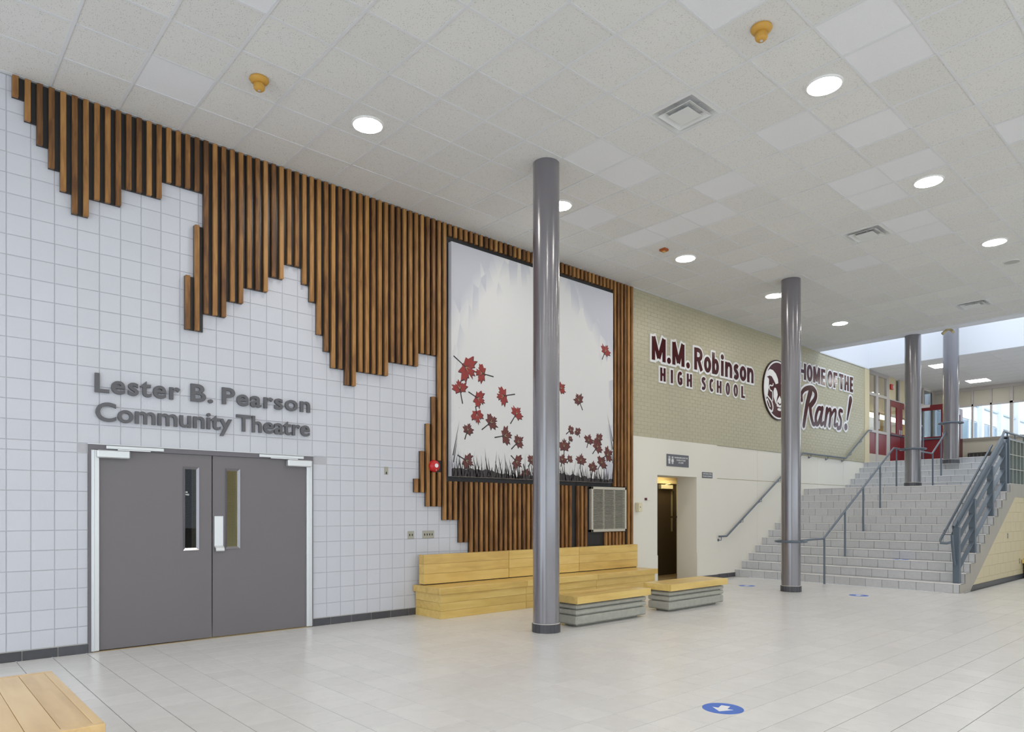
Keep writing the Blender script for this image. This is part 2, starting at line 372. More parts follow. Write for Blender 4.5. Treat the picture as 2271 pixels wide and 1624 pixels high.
for c in cc:
    full = abs(c[1]-c[0]-GS) < 1e-6 and abs(c[3]-c[2]-GS) < 1e-6
    if (n < 300 and full) or c[4]: put('ceiling_tile', tfB if c[4] else tfA, ((c[0]+c[1])/2, (c[2]+c[3])/2, ZC), ceiling); n += 1
    else: ctile(rest, c[0]+.008, c[1]-.008, c[2]+.008, c[3]-.008)
tag(obj('ceiling_tiles', rest, 'tile_fissured', ceiling), kind='stuff')
for i in range(NXA, NXB+1):
    x = GX+GS*i
    if -6.2 < x < XB-.02: obj('grid_runner', MB().box(x-.013, x+.013, -16.2, -.02, ZC, ZC+.02), 'grid_paint', ceiling)
for j in range(-1, NYB):
    y = GY-GS*j
    if y < -.025: obj('cross_tee', MB().box(-6.2, XB, y-.011, y+.011, ZC+.0008, ZC+.019), 'grid_paint', ceiling)
obj('wall_angle', MB().box(-6.2, XB, -.026, 0, ZC-.001, ZC+.02), 'grid_paint', ceiling)
obj('plaster_border', MB().box(XB, XW, -9.0, 0.0, ZC-.012, ZC+.16), 'well_white', ceiling)
obj('border_bead', MB().box(XB-.03, XB+.012, -9.0, -.0, ZC-.02, ZC+.05), 'grid_paint', ceiling)

# ================================================================== LEFT WALL: scored block
BX0, BZ0, BP = 1.6683, 1.4812, .2
wl = MB(); XA0, XA1 = -6.2, 10.60
DX0, DX1, DZ = 1.564, 4.072, 2.175
wl.box(XA0, DX0, .005, .20, 0, ZC+.16); wl.box(DX1, XA1, .005, .20, 0, ZC+.16); wl.box(DX0, DX1, .005, .20, DZ, ZC+.16)
wall_left = struct('wall_left', wl, 'mortar', label='white painted scored concrete block wall')
SLX, SLP, SLW = .910, .1, .05
bot = [5.52,5.32,5.12,4.92,4.72,4.52,4.52,4.72,4.72,4.72,4.92,4.92,4.92,4.92,5.12,5.12,5.12,5.12]
bot += [3.74]*3+[3.94]*2+[4.14]*3+[4.34]*2+[4.54]*2+[4.34,4.14,3.74,3.54,3.34,3.34,3.14,3.14]+[3.34]*5+[3.54]*5+[3.74]*3+[1.545,1.345]
slats = [(i, bot[i], ZC-.012) for i in range(53)]
slats += [(16,3.53,4.137),(17,3.53,4.73),(47,1.745,1.94),(48,1.745,2.34),(49,1.545,2.74),(50,1.545,3.14)]
for i in range(53, 91):
    slats.append((i, 5.548, ZC-.012))
    lo = 1.345 if i < 55 else 1.005 if i < 57 else .66
    if i == 80: continue
    if SLX+.1*i+.05 > 9.36: continue
    slats.append((i, lo, 1.92))
for i in range(91, 97): slats.append((i, .66 if SLX+.1*i > 10.33 else 1.93, ZC-.012))
for x in (9.76, 9.86, 9.96, 10.06, 10.16, 10.26): slats.append(((x-SLX)/.1, .66, 1.095))
def covered(x0, x1, z0, z1):
    for i, a, b in slats:
        pass
    # fully hidden behind the black backing board?
    k0 = int(math.floor((x0-SLX)/SLP+1e-6)); k1 = int(math.floor((x1-SLX)/SLP-1e-6))
    if k0 < 0: return False
    for k in range(k0, k1+1):
        if k >= 97: return False
        if k >= 53: lo = 1.345 if k < 55 else 1.005 if k < 57 else .66; ok = z0 > lo
        else: ok = z0 > max(bot[k], bot[min(k+1,52)]) if k < 51 else z0 > bot[k]
        if not ok: return False
    return True
zj = [.098, .281]+[.281+.2*k for k in range(1, 10)]
zj = [z for z in zj if z <= 2.082]+[2.181+.2*k for k in range(0, 18)]+[ZC-.002]
blocks = []
for k in range(-40, 46):
    x0 = BX0+k*BP; x1 = x0+BP
    if x0 < XA0 or x0 > XA1-.03: continue
    x1 = min(x1, XA1)
    for a, b in zip(zj[:-1], zj[1:]):
        if b-a < .02: continue
        X0, X1, Z0, Z1 = x0, x1, a, b
        if X1 > DX0 and X0 < DX1 and Z0 < DZ-.01:
            if Z1 > DZ+.005: Z0 = DZ
            elif X0 < DX0-.02: X1 = DX0
            elif X1 > DX1+.02: X0 = DX1
            else: continue
        if covered(X0, X1, Z0, Z1): continue
        blocks.append((X0, X1, Z0, Z1))
blocks.sort(key=lambda c: -seen_area((c[0]+c[1])/2, 0, (c[2]+c[3])/2, (c[1]-c[0])*(c[3]-c[2]), Vector((0,1,0))))
def frustum_y(mb, x0, x1, z0, z1, yb, yf, b):
    n = len(mb.v); mb.v += [(x0,yb,z0),(x1,yb,z0),(x1,yb,z1),(x0,yb,z1),(x0+b,yf,z0+b),(x1-b,yf,z0+b),(x1-b,yf,z1-b),(x0+b,yf,z1-b)]
    for q in ((4,5,6,7),(0,1,5,4),(1,2,6,5),(2,3,7,6),(3,0,4,7)): mb.f.append(tuple(n+i for i in q)); mb.mi.append(0)
bm_ = MB(); g = .0028; frustum_y(bm_, -.1+g, .1-g, -.1+g, .1-g, .006, 0, .0025); block_me = bm_.mesh('block', 'block_paint')
rest = MB(); n = 0
for c in blocks:
    full = abs(c[1]-c[0]-.2) < 1e-5 and abs(c[3]-c[2]-.2) < 1e-5
    if n < 300 and full: put('block', block_me, ((c[0]+c[1])/2, 0, (c[2]+c[3])/2), wall_left); n += 1
    else: frustum_y(rest, c[0]+g, c[1]-g, c[2]+g, c[3]-g, .006, 0, .0025)
tag(obj('blocks', rest, 'block_paint', wall_left), kind='stuff')

# lobby end wall and window side, behind the camera
struct('wall_end', MB().box(-6.4, -6.2, -6.6, .2, 3.4, ZC+.16).box(-6.4, -6.2, -7.0, -6.6, 0, ZC+.16).box(-6.4, -6.2, -.7, .2, 0, 3.4).box(-6.4, -6.2, -12.2, -7.0, 5.3, ZC+.16).box(-6.4, -6.2, -16.2, -12.2, 0, ZC+.16), 'white_paint', label='plain white end wall of the lobby')
wbk = MB().box(-6.4, 28, -16.4, -16.2, 0, .9).box(-6.4, 28, -16.4, -16.2, 3.6, ZC+.16).box(18.6, 28, -16.4, -16.2, .9, 3.6)
for x in range(-6, 19, 3): wbk.box(x-.15, x+.15, -16.4, -16.2, .9, 3.6)
struct('wall_back', wbk, 'white_paint', label='window wall on the courtyard side of the lobby')

struct('wall_side', MB().box(28, 28.2, -16.4, -9.0, UP, ZC+.16).box(24, 24.2, -16.2, YS+.03, 0, UP-.3), 'white_paint', label='unseen plain white wall added beyond the stairs')  # unseen walls, added to cut right-hand daylight and close the gap
struct('ceiling_side', MB().box(XB+.02, 28, -16.2, -9.21, ZC+.0, ZC+.16), 'well_white', label='unseen plain ceiling added over the far side to cut daylight')  # unseen slab, added to hold back daylight from the right

# baseboard of dark tiles
def base_run(name, x0, x1, y, joints, label):
    b = struct(name, MB().box(x0, x1, y-.006, y+.004, 0, .098), 'grout_light', label=label); xs = [x0]+[x for x in joints if x0 < x < x1]+[x1]
    for a, c in zip(xs[:-1], xs[1:]): obj('base_tile', MB().bbox(a+.003, c-.003, y-.014, y, .001, .095, .003), 'base_tile', b)
base_run('baseboard_left', XA0, DX0, 0, [.994+.3025*k for k in range(-24, 3)], 'dark slate tile skirting left of the grey double doors')
base_run('baseboard_right', DX1, 5.66, 0, [4.324+.3033*k for k in range(0, 6)], 'dark slate tile skirting between the doors and the long bench')

# ================================================================== DOORWAY WALL, BRICK, STAIR WALL
OX0, OX1, OZ = 11.41, 12.79, 2.195
dw = MB(); dw.box(XA1, OX0, 0, .49, 0, 2.92); dw.box(OX1, 13.58, 0, .49, 0, 2.92); dw.box(OX0, OX1, 0, .49, OZ, 2.92)
wall_doorway = struct('wall_doorway', dw, 'white_paint', label='warm white wall with a deep doorway')
obj('plinth', MB().box(OX1, 13.585, -.012, 0, 0, .60).box(XA1+.02, OX0, -.012, 0, 0, .60), 'white_paint', wall_doorway)
br = MB().box(XA1-.02, XEND, .0028, .49, 2.92, ZC+.16)
wall_brick = struct('wall_brick', br, 'beige_joint', label='beige painted brick wall above the stairs')
bk = MB(); ch = .0745; bl = .205; nrow = int((ZC-2.92)/ch)
for r in range(nrow+1):
    z0 = 2.92+r*ch; z1 = min(z0+ch, ZC-.002)
    if z1-z0 < .02: continue
    x = XA1-.02-(bl/2 if r % 2 else 0)
    while x < XEND:
        a = max(x, XA1-.02)+.0014; b = min(x+bl, XEND)-.0014
        if b-a > .02: frustum_y(bk, a, b, z0+.0025, z1-.0025, .0035, random.uniform(-.0012, .0008), .002)
        x += bl
tag(obj('bricks', bk, 'beige_paint', wall_brick), kind='stuff')
obj('pilaster', MB().box(XEND-.06, XF+.03, -.012, .05, UP, ZC), 'cream_paint', wall_brick)
obj('top_bead', MB().box(XW, XF, -.02, .01, ZC-.035, ZC), 'grid_paint', wall_brick)
sw = MB().box(13.58, XEND, .035, .49, 0, 2.92)
wall_stair = struct('wall_stair', sw, 'cream_joint', label='cream panelled wall beside the stairs')
px = [13.58, 15.36, 16.95, 18.55, 20.15, XEND]
for a, b in zip(px[:-1], px[1:]):
    obj('wall_panel', MB().bbox(a+.003, b-.003, .02, .04, 2.199, 2.919, .003), 'white_paint', wall_stair)
    obj('wall_panel', MB().bbox(a+.003, b-.003, .02, .04, .0, 2.188, .003), 'white_paint', wall_stair)
base_run('baseboard_doorway', OX1, 13.585, -.012, [13.1,13.4], 'dark skirting right of the deep doorway')
base_run('baseboard_stair', 13.585, XR0+.01, .02, [13.7, 14.0], 'dark skirting at the foot of the stairs')

# corridor behind the deep doorway, with the brown door
co = MB(); co.box(OX0-.2, 15.2, 1.36, 1.45, 0, 2.6); co.box(OX0-.25, OX0, .49, 1.45, 0, 2.6); co.box(15.2, 15.3, .49, 1.45, 0, 2.6); co.box(OX0-.25, 15.3, .49, 1.45, 2.40, 2.5)
struct('wall_corridor', co, 'room_warm', label='yellow lit corridor wall behind the doorway')
struct('floor_corridor', MB().box(OX0-.01, 15.25, .0, 1.4, -.06, .0), 'brown_floor', label='brown corridor floor behind the doorway')
lm = thing('corridor_light', (13.4, .95, 2.40), 'small warm ceiling light in the corridor behind the doorway', 'light')
obj('housing', MB().box(13.1, 13.7, .8, 1.1, 2.375, 2.40), 'white_plastic', lm); obj('diffuser', MB().box(13.12, 13.68, .82, 1.08, 2.36, 2.378), 'warm_glow', lm)
d2 = thing('door_2', (13.4, 1.34, 0), kind='structure'); d2['label'] = 'brown corridor door with narrow window and closer'
obj('door_frame', MB().box(12.82, 12.92, 1.27, 1.36, 0, 2.19).box(13.95, 14.05, 1.27, 1.36, 0, 2.19).box(12.92, 13.95, 1.27, 1.36, 2.115, 2.19), 'room_warm', d2)
lf = obj('leaf', MB().box(12.92, 13.73, 1.30, 1.345, .01, 2.115).box(13.87, 13.95, 1.30, 1.345, .01, 2.115).box(13.73, 13.87, 1.30, 1.345, .01, 1.0).box(13.73, 13.87, 1.30, 1.345, 1.94, 2.115), 'brown_door', d2)
obj('pane', MB().box(13.73, 13.87, 1.315, 1.325, 1.0, 1.94), 'clear_glass', lf)
obj('lock_rail', MB().box(13.71, 13.95, 1.285, 1.30, 1.32, 1.36), 'brown_door', lf)
obj('closer', MB().bbox(13.24, 13.70, 1.22, 1.30, 1.99, 2.085, .006).tube([(13.45,1.26,2.09),(13.55,1.2,2.11),(13.65,1.27,2.13)], .012, 6), 'beige_plastic', d2)

# ================================================================== STAIRS
st = MB(); prof = [(XR0, 0)]
for k in range(12): prof += [(XR0+k*RUN, (k+1)*RISE)] + ([(XR0+(k+1)*RUN, (k+1)*RISE)] if k < 11 else [])
for k in range(5): prof += [(XU+k*RUN, LAND+k*RISE), (XU+k*RUN, LAND+(k+1)*RISE)]
prof += [(XU+4*RUN+.35, UP), (XU+4*RUN+.35, 0)]
st.prism([(x+.006, z-.006 if z > 0 else z) for x, z in prof], 'y', YS+.012, .035)
stairs = struct('stairs', st, 'stair_grout', label='grey tiled stairs in two flights with a landing')
yj = [YS+.11+.3*k for k in range(0, 15)]; ye = [YS]+[y for y in yj if y < .0]+[.035]
steps = [(XR0+k*RUN, k*RISE, (k+1)*RISE, (XR0+(k+1)*RUN) if k < 11 else XU) for k in range(12)]
steps += [(XU+k*RUN, LAND+k*RISE, LAND+(k+1)*RISE, XU+(k+1)*RUN if k < 4 else XU+4*RUN+.36) for k in range(5)]
cache = {}
for x, z0, z1, xn in steps:
    for a, b in zip(ye[:-1], ye[1:]):
        key = round(b-a, 3)
        if key not in cache:
            h = key/2-.003; cache[key] = MB().bbox(0, .012, -h, h, .002, RISE-.016, .0015).mesh('riser_tile', 'stair_tile')
        put('riser_tile', cache[key], (x, (a+b)/2, z0), stairs)
    obj('nosing', MB().bbox(x-.010, x+.030, YS-.003, .03, z1-.014, z1, .003), 'nosing', stairs)
    tr = MB()
    for a, b in zip(ye[:-1], ye[1:]): frustum_z(tr, x+.032, xn-.001, a+.002, b-.002, z1-.006, z1-.001, .001)
    obj('tread', tr, 'stair_tile', stairs)
# side face of the stairs: concrete string with sawtooth top
sp = [(XR0, 0)]
for k in range(12): sp += [(XR0+k*RUN, (k+1)*RISE)] + ([(XR0+(k+1)*RUN, (k+1)*RISE)] if k < 11 else [])
sp += [(21.9, LAND), (21.9, 1.79), (18.12, 1.79), (14.94, 0)]
obj('stringer', MB().prism([(x, max(0,z-.012)) for x, z in sp], 'y', YS-.006, YS+.012), 'stringer', stairs)
# cream block wall below the string
wu = MB().prism([(14.94,0),(18.12,1.79),(24,1.79),(24,0)], 'y', YS+.004, YS+.03)
wall_under = struct('wall_understair', wu, 'cream_joint', label='cream block wall under the stair landing')
zr = [.1,.205,.41,.62,.835,1.045,1.25,1.455,1.66,1.79]
for a, b in zip(zr[:-1], zr[1:]):
    x = lambda z: 14.94+(z)*(18.12-14.94)/1.79
    xs = [x(b)]; q = 15.2 + (.2 if zr.index(a) % 2 else 0)
    while q < 24: 
        if q > x(b)+.08: xs.append(q)
        q += .4
    first = True
    for c, d in zip(xs[:-1], xs[1:]):
        m = MB()
        if first: m.prism([(x(a)+.003,a+.002),(d-.002,a+.002),(d-.002,b-.002),(x(b)+.003,b-.002)], 'y', YS-.001, YS+.006); first = False
        else: frustum_y(m, c+.002, d-.002, a+.002, b-.002, YS+.006, YS-.001, .0015)
        obj('block', m, 'cream_paint', wall_under)
bs = struct('baseboard_understair', MB().prism([(14.945,0),(15.11,.098),(24,.098),(24,0)], 'y', YS-.012, YS), 'base_tile', label='dark skirting below the cream block wall')

# ================================================================== UPPER LEVEL
uf = MB().box(XU+4*RUN+.3, XWIN+.1, -9, .1, UP-.3, UP-.001)
struct('floor_upper', uf, 'stair_tile', label='upper floor at the head of the stairs')
uc = MB().box(XF+.15, XWIN+.2, -9, .3, ZC, ZC+.15); ceil_up = struct('ceiling_upper', uc, 'tile_plain', label='white ceiling over the upper corridor')
for x in [XF+.61*k for k in range(1, 10)]: obj('grid_runner', MB().box(x-.008, x+.008, -9, .05, ZC-.003, ZC), 'grid_paint', ceil_up)
for y in [-.5-1.22*k for k in range(0, 7)]: obj('cross_tee', MB().box(XF+.15, XWIN, y-.008, y+.008, ZC-.0025, ZC), 'grid_paint', ceil_up)
# light well above the stairs, open to the sky
lw = MB(); lw.box(XF, XF+.15, -9, .3, ZC+.0, ZC+2.6); lw.box(XW-.15, XW, -9, .3, ZC+.15, ZC+2.6); lw.box(XW-.15, XF+.15, .0, .3, ZC-.0, ZC+2.6); lw.box(XW-.15, XF+.15, -9.2, -9, ZC-.0, ZC+2.6)
struct('wall_lightwell', lw, 'well_white', label='bright white light well over the stairs')
# far window wall
wf = MB(); XX = XWIN
wf.box(XX, XX+.12, -9, .09, UP, 3.91); wf.box(XX-.05, XX+.12, -9, .09, 3.91, 3.985)
wall_far = struct('wall_far', wf, 'panel_beige', label='far window wall of the upper corridor')
ys = [.09, -.30, -1.10, -1.64, -2.21, -3.2, -4.2, -5.2, -6.2, -7.2, -8.2, -9]
wnd = thing('window_1', (XX, -2, 3.985), kind='structure'); wnd['label'] = 'band of clear windows with taupe frames looking out to the courtyard'
for k, y in enumerate(ys[1:-1]): obj('mullion', MB().box(XX-.04, XX+.08, y-(.045 if k == 3 else .025), y+(.045 if k == 3 else .025), 3.985, 5.62), 'frame_taupe', wnd)
obj('head_rail', MB().box(XX-.04, XX+.08, -9, .09, 5.08, 5.15), 'frame_taupe', wnd); obj('top_rail', MB().box(XX-.04, XX+.08, -9, .09, 5.62, ZC), 'frame_taupe', wnd)
obj('sill', MB().box(XX-.09, XX+.05, -9, .09, 3.965, 3.99), 'frame_taupe', wnd)
for a, b in zip(ys[:-1], ys[1:]):
    obj('pane', MB().box(XX+.02, XX+.03, b+.03, a-.03, 3.99, 5.08), 'clear_glass', wnd)
    obj('fascia_panel', MB().bbox(XX, XX+.04, b+.03, a-.03, 5.15, 5.62, .004), 'panel_beige', wnd)
ht = thing('heater', (XX-.02, -2.6, UP), 'low dark slotted heater grille below the far windows', 'heater')
obj('casing', MB().box(XX-.10, XX-.002, -4.5, -.98, UP+.0, UP+.53).box(XX-.10,XX-.002,-4.5,-.98,UP+.55,UP+.56), 'heater_dark', ht)
for k in range(30): obj('fin', MB().box(XX-.112, XX-.10, -1.02-.115*k-.03, -1.02-.115*k, UP+.02, UP+.52), 'grille_dark', ht)

# screen wall of the upper level, in line with the brick wall
ws = thing('window_2', (22.8, .09, UP), kind='structure'); ws['label'] = 'glazed screen with maroon lower panels beside the red doors'
SY0, SY1 = .05, .13
cols = [XF, 22.60, 22.77, 23.45, 23.62]
for a, b in ((XF-.02, XF+.06), (22.60, 22.77), (23.45, 23.62)): obj('mullion', MB().bbox(a, b, SY0, SY1, UP, ZC-.002, .006), 'frame_taupe', ws)
for a, b in ((XF+.06, 22.60), (22.77, 23.45)):
    for z0, z1 in ((3.87, 3.95), (4.99, 5.07), (5.63, ZC-.002)): obj('transom', MB().box(a, b, SY0, SY1, z0, z1), 'frame_taupe', ws)
    obj('pane', MB().box(a, b, .085, .095, 3.95, 4.99), 'clear_glass', ws); obj('pane', MB().box(a, b, .085, .095, 5.07, 5.63), 'clear_glass', ws)
    obj('kick_panel', MB().bbox(a, b, .075, .11, 3.22, 3.87, .004), 'red_paint', ws); obj('base_panel', MB().box(a, b, .06, .12, UP, 3.22), 'panel_beige', ws)
# head over the red doors and the glazing beyond
obj('fascia_panel', MB().box(23.62, 24.24, .07, .12, 5.03, ZC-.002).box(24.54, 25.58, .07, .12, 5.03, ZC-.002), 'cream_paint', ws)
obj('pane', MB().box(24.24, 24.54, .085, .095, 5.03, ZC-.05), 'dark_glass', ws)
obj('mullion', MB().box(24.50, 24.58, SY0, SY1, 5.03, ZC-.002), 'frame_taupe', ws)
for a, b in ((25.58, 25.70), (26.68, 26.80), (27.72, 27.92)): obj('mullion', MB().box(a, b, SY0, SY1, UP, ZC-.002), 'frame_taupe', ws)
for a, b in ((25.70, 26.68), (26.80, 27.72)):
    obj('transom', MB().box(a, b, SY0, SY1, 5.05, 5.17), 'frame_taupe', ws); obj('pane', MB().box(a, b, .085, .095, 5.17, ZC-.06), 'dark_glass', ws)
    obj('pane', MB().box(a, b, .085, .095, 3.9, 5.05), 'clear_glass', ws); obj('kick_panel', MB().box(a, b, .075, .11, UP, 3.9), 'red_paint', ws)
# pair of red doors
d3 = thing('door_3', (24.65, .09, UP), kind='structure'); d3['label'] = 'pair of maroon doors with tall windows at the head of the stairs'
obj('door_frame', MB().box(23.62, 23.70, SY0, SY1, UP, 5.03).box(25.54, 25.58, SY0, SY1, UP, 5.03).box(23.70, 25.54, SY0, SY1, 4.995, 5.03), 'frame_taupe', d3)
for a, b, wa, wb in ((23.71, 24.645, 23.85, 24.35), (24.655, 25.54, 24.84, 25.34)):
    z0, z1 = 3.975, 4.82
    l = obj('leaf', MB().box(a, wa, .07, .115, UP+.01, 4.99).box(wb, b, .07, .115, UP+.01, 4.99).box(wa, wb, .07, .115, UP+.01, z0).box(wa, wb, .07, .115, z1, 4.99), 'red_paint', d3)
    obj('pane', MB().box(wa, wb, .088, .096, z0, z1), 'clear_glass', l)
    hxx = 24.57 if a < 24 else 24.73
    obj('pull_handle', MB().bbox(hxx-.03, hxx+.03, .055, .07, 3.96, 4.11, .004), 'aluminium', l)
    obj('push_bar', MB().tube([(a+.04, .03, 3.90), (b-.04, .03, 3.90)], .022, 8).box(a+.03, a+.08, .03, .07, 3.88, 3.92).box(b-.08, b-.03, .03, .07, 3.88, 3.92), 'rail_paint', l)
def open_leaf(name, label, axis, p, a, b, wa, wb, z1, col, frame):
    d = thing(name, (p if axis == 'x' else (a+b)/2, (a+b)/2 if axis == 'x' else p, UP), kind='structure'); d['label'] = label
    def bx(m, u0, u1, t0, t1, z0, z1): return m.box(p+t0, p+t1, u0, u1, z0, z1) if axis == 'x' else m.box(u0, u1, p+t0, p+t1, z0, z1)
    m = MB(); W0, W1 = 3.92, 4.79
    for u0, u1, z0, zz in ((a, wa, UP+.005, z1), (wb, b, UP+.005, z1), (wa, wb, UP+.005, W0), (wa, wb, W1, z1)): bx(m, u0, u1, -.02, .025, z0, zz)
    l = obj('leaf', m, col, d); obj('pane', bx(MB(), wa, wb, -.003, .005, W0, W1), 'dark_glass' if axis == 'x' else 'clear_glass', l)
    return d, l
d4, l4 = open_leaf('door_4', 'maroon door leaf standing open, with a wide window and push bar', 'x', 25.62, -.95, .045, -.815, -.12, 4.96, 'red_paint', None)
obj('push_bar', MB().tube([(25.57, -.93, 3.845), (25.57, .0, 3.845)], .03, 8).box(25.57, 25.6, -.93, -.88, 3.82, 3.87), 'rail_paint', l4)
obj('closer', MB().bbox(25.53, 25.60, -.50, .0, 4.88, 4.97, .006), 'white_plastic', l4); obj('notice', MB().box(25.592, 25.6, -.94, -.86, 3.93, 4.03), 'white_plastic', l4)
open_leaf('door_5', 'maroon outer door, colour darkened for shade, standing open against the far windows', 'y', -.80, 26.95, 27.86, 27.2, 27.6, 5.0, 'dark_red', None)  # darker red puts this leaf's shade into its paint
# room behind the screen
rr = MB(); rr.box(XF-.3, 37, 6.0, 6.1, UP, ZC); rr.box(XF-.4, XF-.3, .49, 6.1, UP, ZC); rr.box(37, 37.1, .65, 6.1, UP, ZC)
struct('wall_office', rr, 'cream_paint', label='cream walls of the room behind the glazed screen')
struct('floor_office', MB().box(XF-.4, 28.1, .13, 6.0, UP-.2, UP-.002).box(28.1, 37, .65, 6.0, UP-.2, UP-.002), 'stair_tile', label='floor of the room behind the glazed screen')
struct('ceiling_office', MB().box(XF-.4, 28.1, .14, 6.0, ZC-.03, ZC).box(28.1, 37, .65, 6.0, ZC-.03, ZC), 'tile_plain', label='ceiling of the room behind the glazed screen')
o = thing('strip_light', (30, 3.6, ZC-.031), 'long warm strip light on the ceiling behind the glazed screen', 'light')
obj('housing', MB().box(23.5, 36.5, 3.35, 3.85, ZC-.09, ZC-.031), 'white_plastic', o); obj('diffuser', MB().box(23.5, 36.5, 3.4, 3.8, ZC-.14, ZC-.09), 'warm_glow', o)
o = thing('strip_light', (26, 1.6, ZC-.031), 'short strip light near the glass behind the glazed screen', 'light')
obj('housing', MB().box(23.0, 24.2, 1.45, 1.75, ZC-.06, ZC-.031), 'white_plastic', o); obj('diffuser', MB().box(23.0, 24.2, 1.47, 1.73, ZC-.09, ZC-.06), 'panel_glow', o)
o = thing('office_counter', (34, 4.2, UP), 'pale service counter deep in the glazed room', 'counter')
obj('body', MB().box(31.5, 32.1, 2.0, 5.5, UP, UP+1.0), 'panel_beige', o); obj('worktop', MB().box(31.4, 32.2, 1.95, 5.55, UP+1.0, UP+1.04), 'white_plastic', o); obj('screen', MB().box(31.75, 31.78, 2.0, 5.5, UP+1.04, UP+1.75), 'ext_window', o)
nt_ = obj('notice_sheet', MB().box(22.83, 23.02, .10, .104, 4.02, 4.55), 'white_plastic'); tag(nt_, 'tall white notice sheet stuck inside the glazed screen', 'notice')
for z0, z1 in ((4.45, 4.53), (4.28, 4.31)): obj('print_bar', MB().box(22.85, 23.0, .099, .1005, z0, z1), 'red_paint', nt_)
# rectangular ceiling lights of the upper corridor; far-side pair unseen, added to brighten it
for xx, yy, lab in ((23.0, -1.62, 'square glowing ceiling panel partly behind the column in the light well'), (26.54, -1.61, 'square glowing ceiling panel just before the far windows'), (23.0, -5.28, 'unseen glowing panel added to brighten the upper corridor'), (26.54, -5.28, 'unseen glowing panel added to brighten the upper corridor')):
    o = thing('ceiling_panel_light', (xx, yy, ZC-.003), lab, 'light', 'upper corridor light panels')
    obj('frame', MB().box(xx-.31, xx+.31, yy-.31, yy+.31, ZC-.012, ZC-.003), 'white_plastic', o); obj('diffuser', MB().box(xx-.29, xx+.29, yy-.285, yy+.285, ZC-.018, ZC-.010), 'panel_glow', o)

# outside: courtyard, white school wing, foliage
struct('ground_outside', MB().box(28.4, 120, -60, 60, -.2, -.05), 'ext_ground', label='courtyard ground outside the far windows')
bw = thing('school_wing', (50, .55, -.05), 'white school wing with blue-grey windows outside the far windows', 'building')
Yw = .45
obj('wall', MB().box(28.15, 90, Yw, Yw+.18, -.05, 7.6), 'ext_white', bw); obj('roof_edge', MB().box(28.15, 90, Yw-.2, Yw+.2, 7.6, 7.85), 'ext_white', bw)
for k in range(20):
    x0 = 28.9+3.0*k
    obj('pilaster', MB().box(x0-.30, x0+.05, Yw-.16, Yw, -.05, 7.6), 'ext_white', bw)
    for s_ in (0, 1):
        a = x0+.30+1.2*s_
        wdw = obj('window', MB().box(a, a+1.0, Yw-.03, Yw+.02, 3.6, 5.20), 'ext_window', bw)
        obj('window_frame', MB().box(a-.08, a, Yw-.07, Yw, 3.6, 5.24).box(a+1.0, a+1.08, Yw-.07, Yw, 3.6, 5.24).box(a, a+1.0, Yw-.06, Yw, 4.25, 4.30), 'ext_white', wdw)
    obj('spandrel', MB().box(x0+.25, x0+2.5, Yw-.05, Yw, 5.26, 5.86), 'ext_white', bw); obj('painted_shadow_line', MB().box(x0+.20, x0+2.55, Yw-.10, Yw, 5.86, 5.93), 'ext_window', bw)  # dark strip stands in for the shadow line above each spandrel
tr_ = thing('courtyard_tree', (40, -1.6, -.05), 'green leafy tree outside the far windows', 'tree')
obj('trunk', MB().tube([(40,-1.6,-.05),(40,-1.6,4.2)], .12, 8), 'concrete', tr_)
lv = MB()
for k in range(700):
    c = Vector((40, -1.6, 4.9)); d = Vector((random.gauss(0,1), random.gauss(0,1), random.gauss(0,1))).normalized()*random.uniform(.4,1.3)
    c += Vector((d.x, d.y*.6, d.z)); u = Vector((random.gauss(0,1), random.gauss(0,1), random.gauss(0,1))).normalized()*.16; v = u.orthogonal().normalized()*.09
    lv.poly([c-u, c+v, c+u, c-v])
tag(obj('foliage', lv, 'leaf_green', tr_), kind='stuff')

# ================================================================== COLUMNS
def column(x, y, r, z0, z1, label, nt=18):
    o = thing('round_column', (x, y, z0), label, 'column')
    obj('shaft', MB().lathe([(r, .02), (r, z1-z0)], (x, y, z0), 48), 'column_paint', o, smooth=True)
    obj('grout_ring', MB().lathe([(r+.006, 0), (r+.006, .105), (r+.001, .112)], (x, y, z0), 36), 'grout_light', o, smooth=True)
    rb = r+.013
    for k in range(nt):
        a0 = 2*math.pi*(k+.03)/nt; a1 = 2*math.pi*(k+.97)/nt
        pts = [(x+rb*math.cos(a0), y+rb*math.sin(a0)), (x+rb*math.cos(a1), y+rb*math.sin(a1)), (x+(r+.004)*math.cos(a1), y+(r+.004)*math.sin(a1)), (x+(r+.004)*math.cos(a0), y+(r+.004)*math.sin(a0))]
        obj('base_tile', MB().prism(pts, 'z', z0+.001, z0+.105), 'base_tile', o)
    return o
column(6.05, -2.245, .163, 0, ZC+.004, 'grey round column beside the ribbed concrete bench in front of the painting')
column(12.46, -2.21, .170, 0, ZC+.004, 'grey round column at the foot of the stairs, circled by a rail ring')
column(18.56, -2.27, .176, LAND-.001, ZC-.012, 'grey round column standing on the stair landing')
column(21.22, -2.33, .184, LAND+4*RISE-.001, ZC+2.6, 'grey round column on the upper steps, rising into the light well')

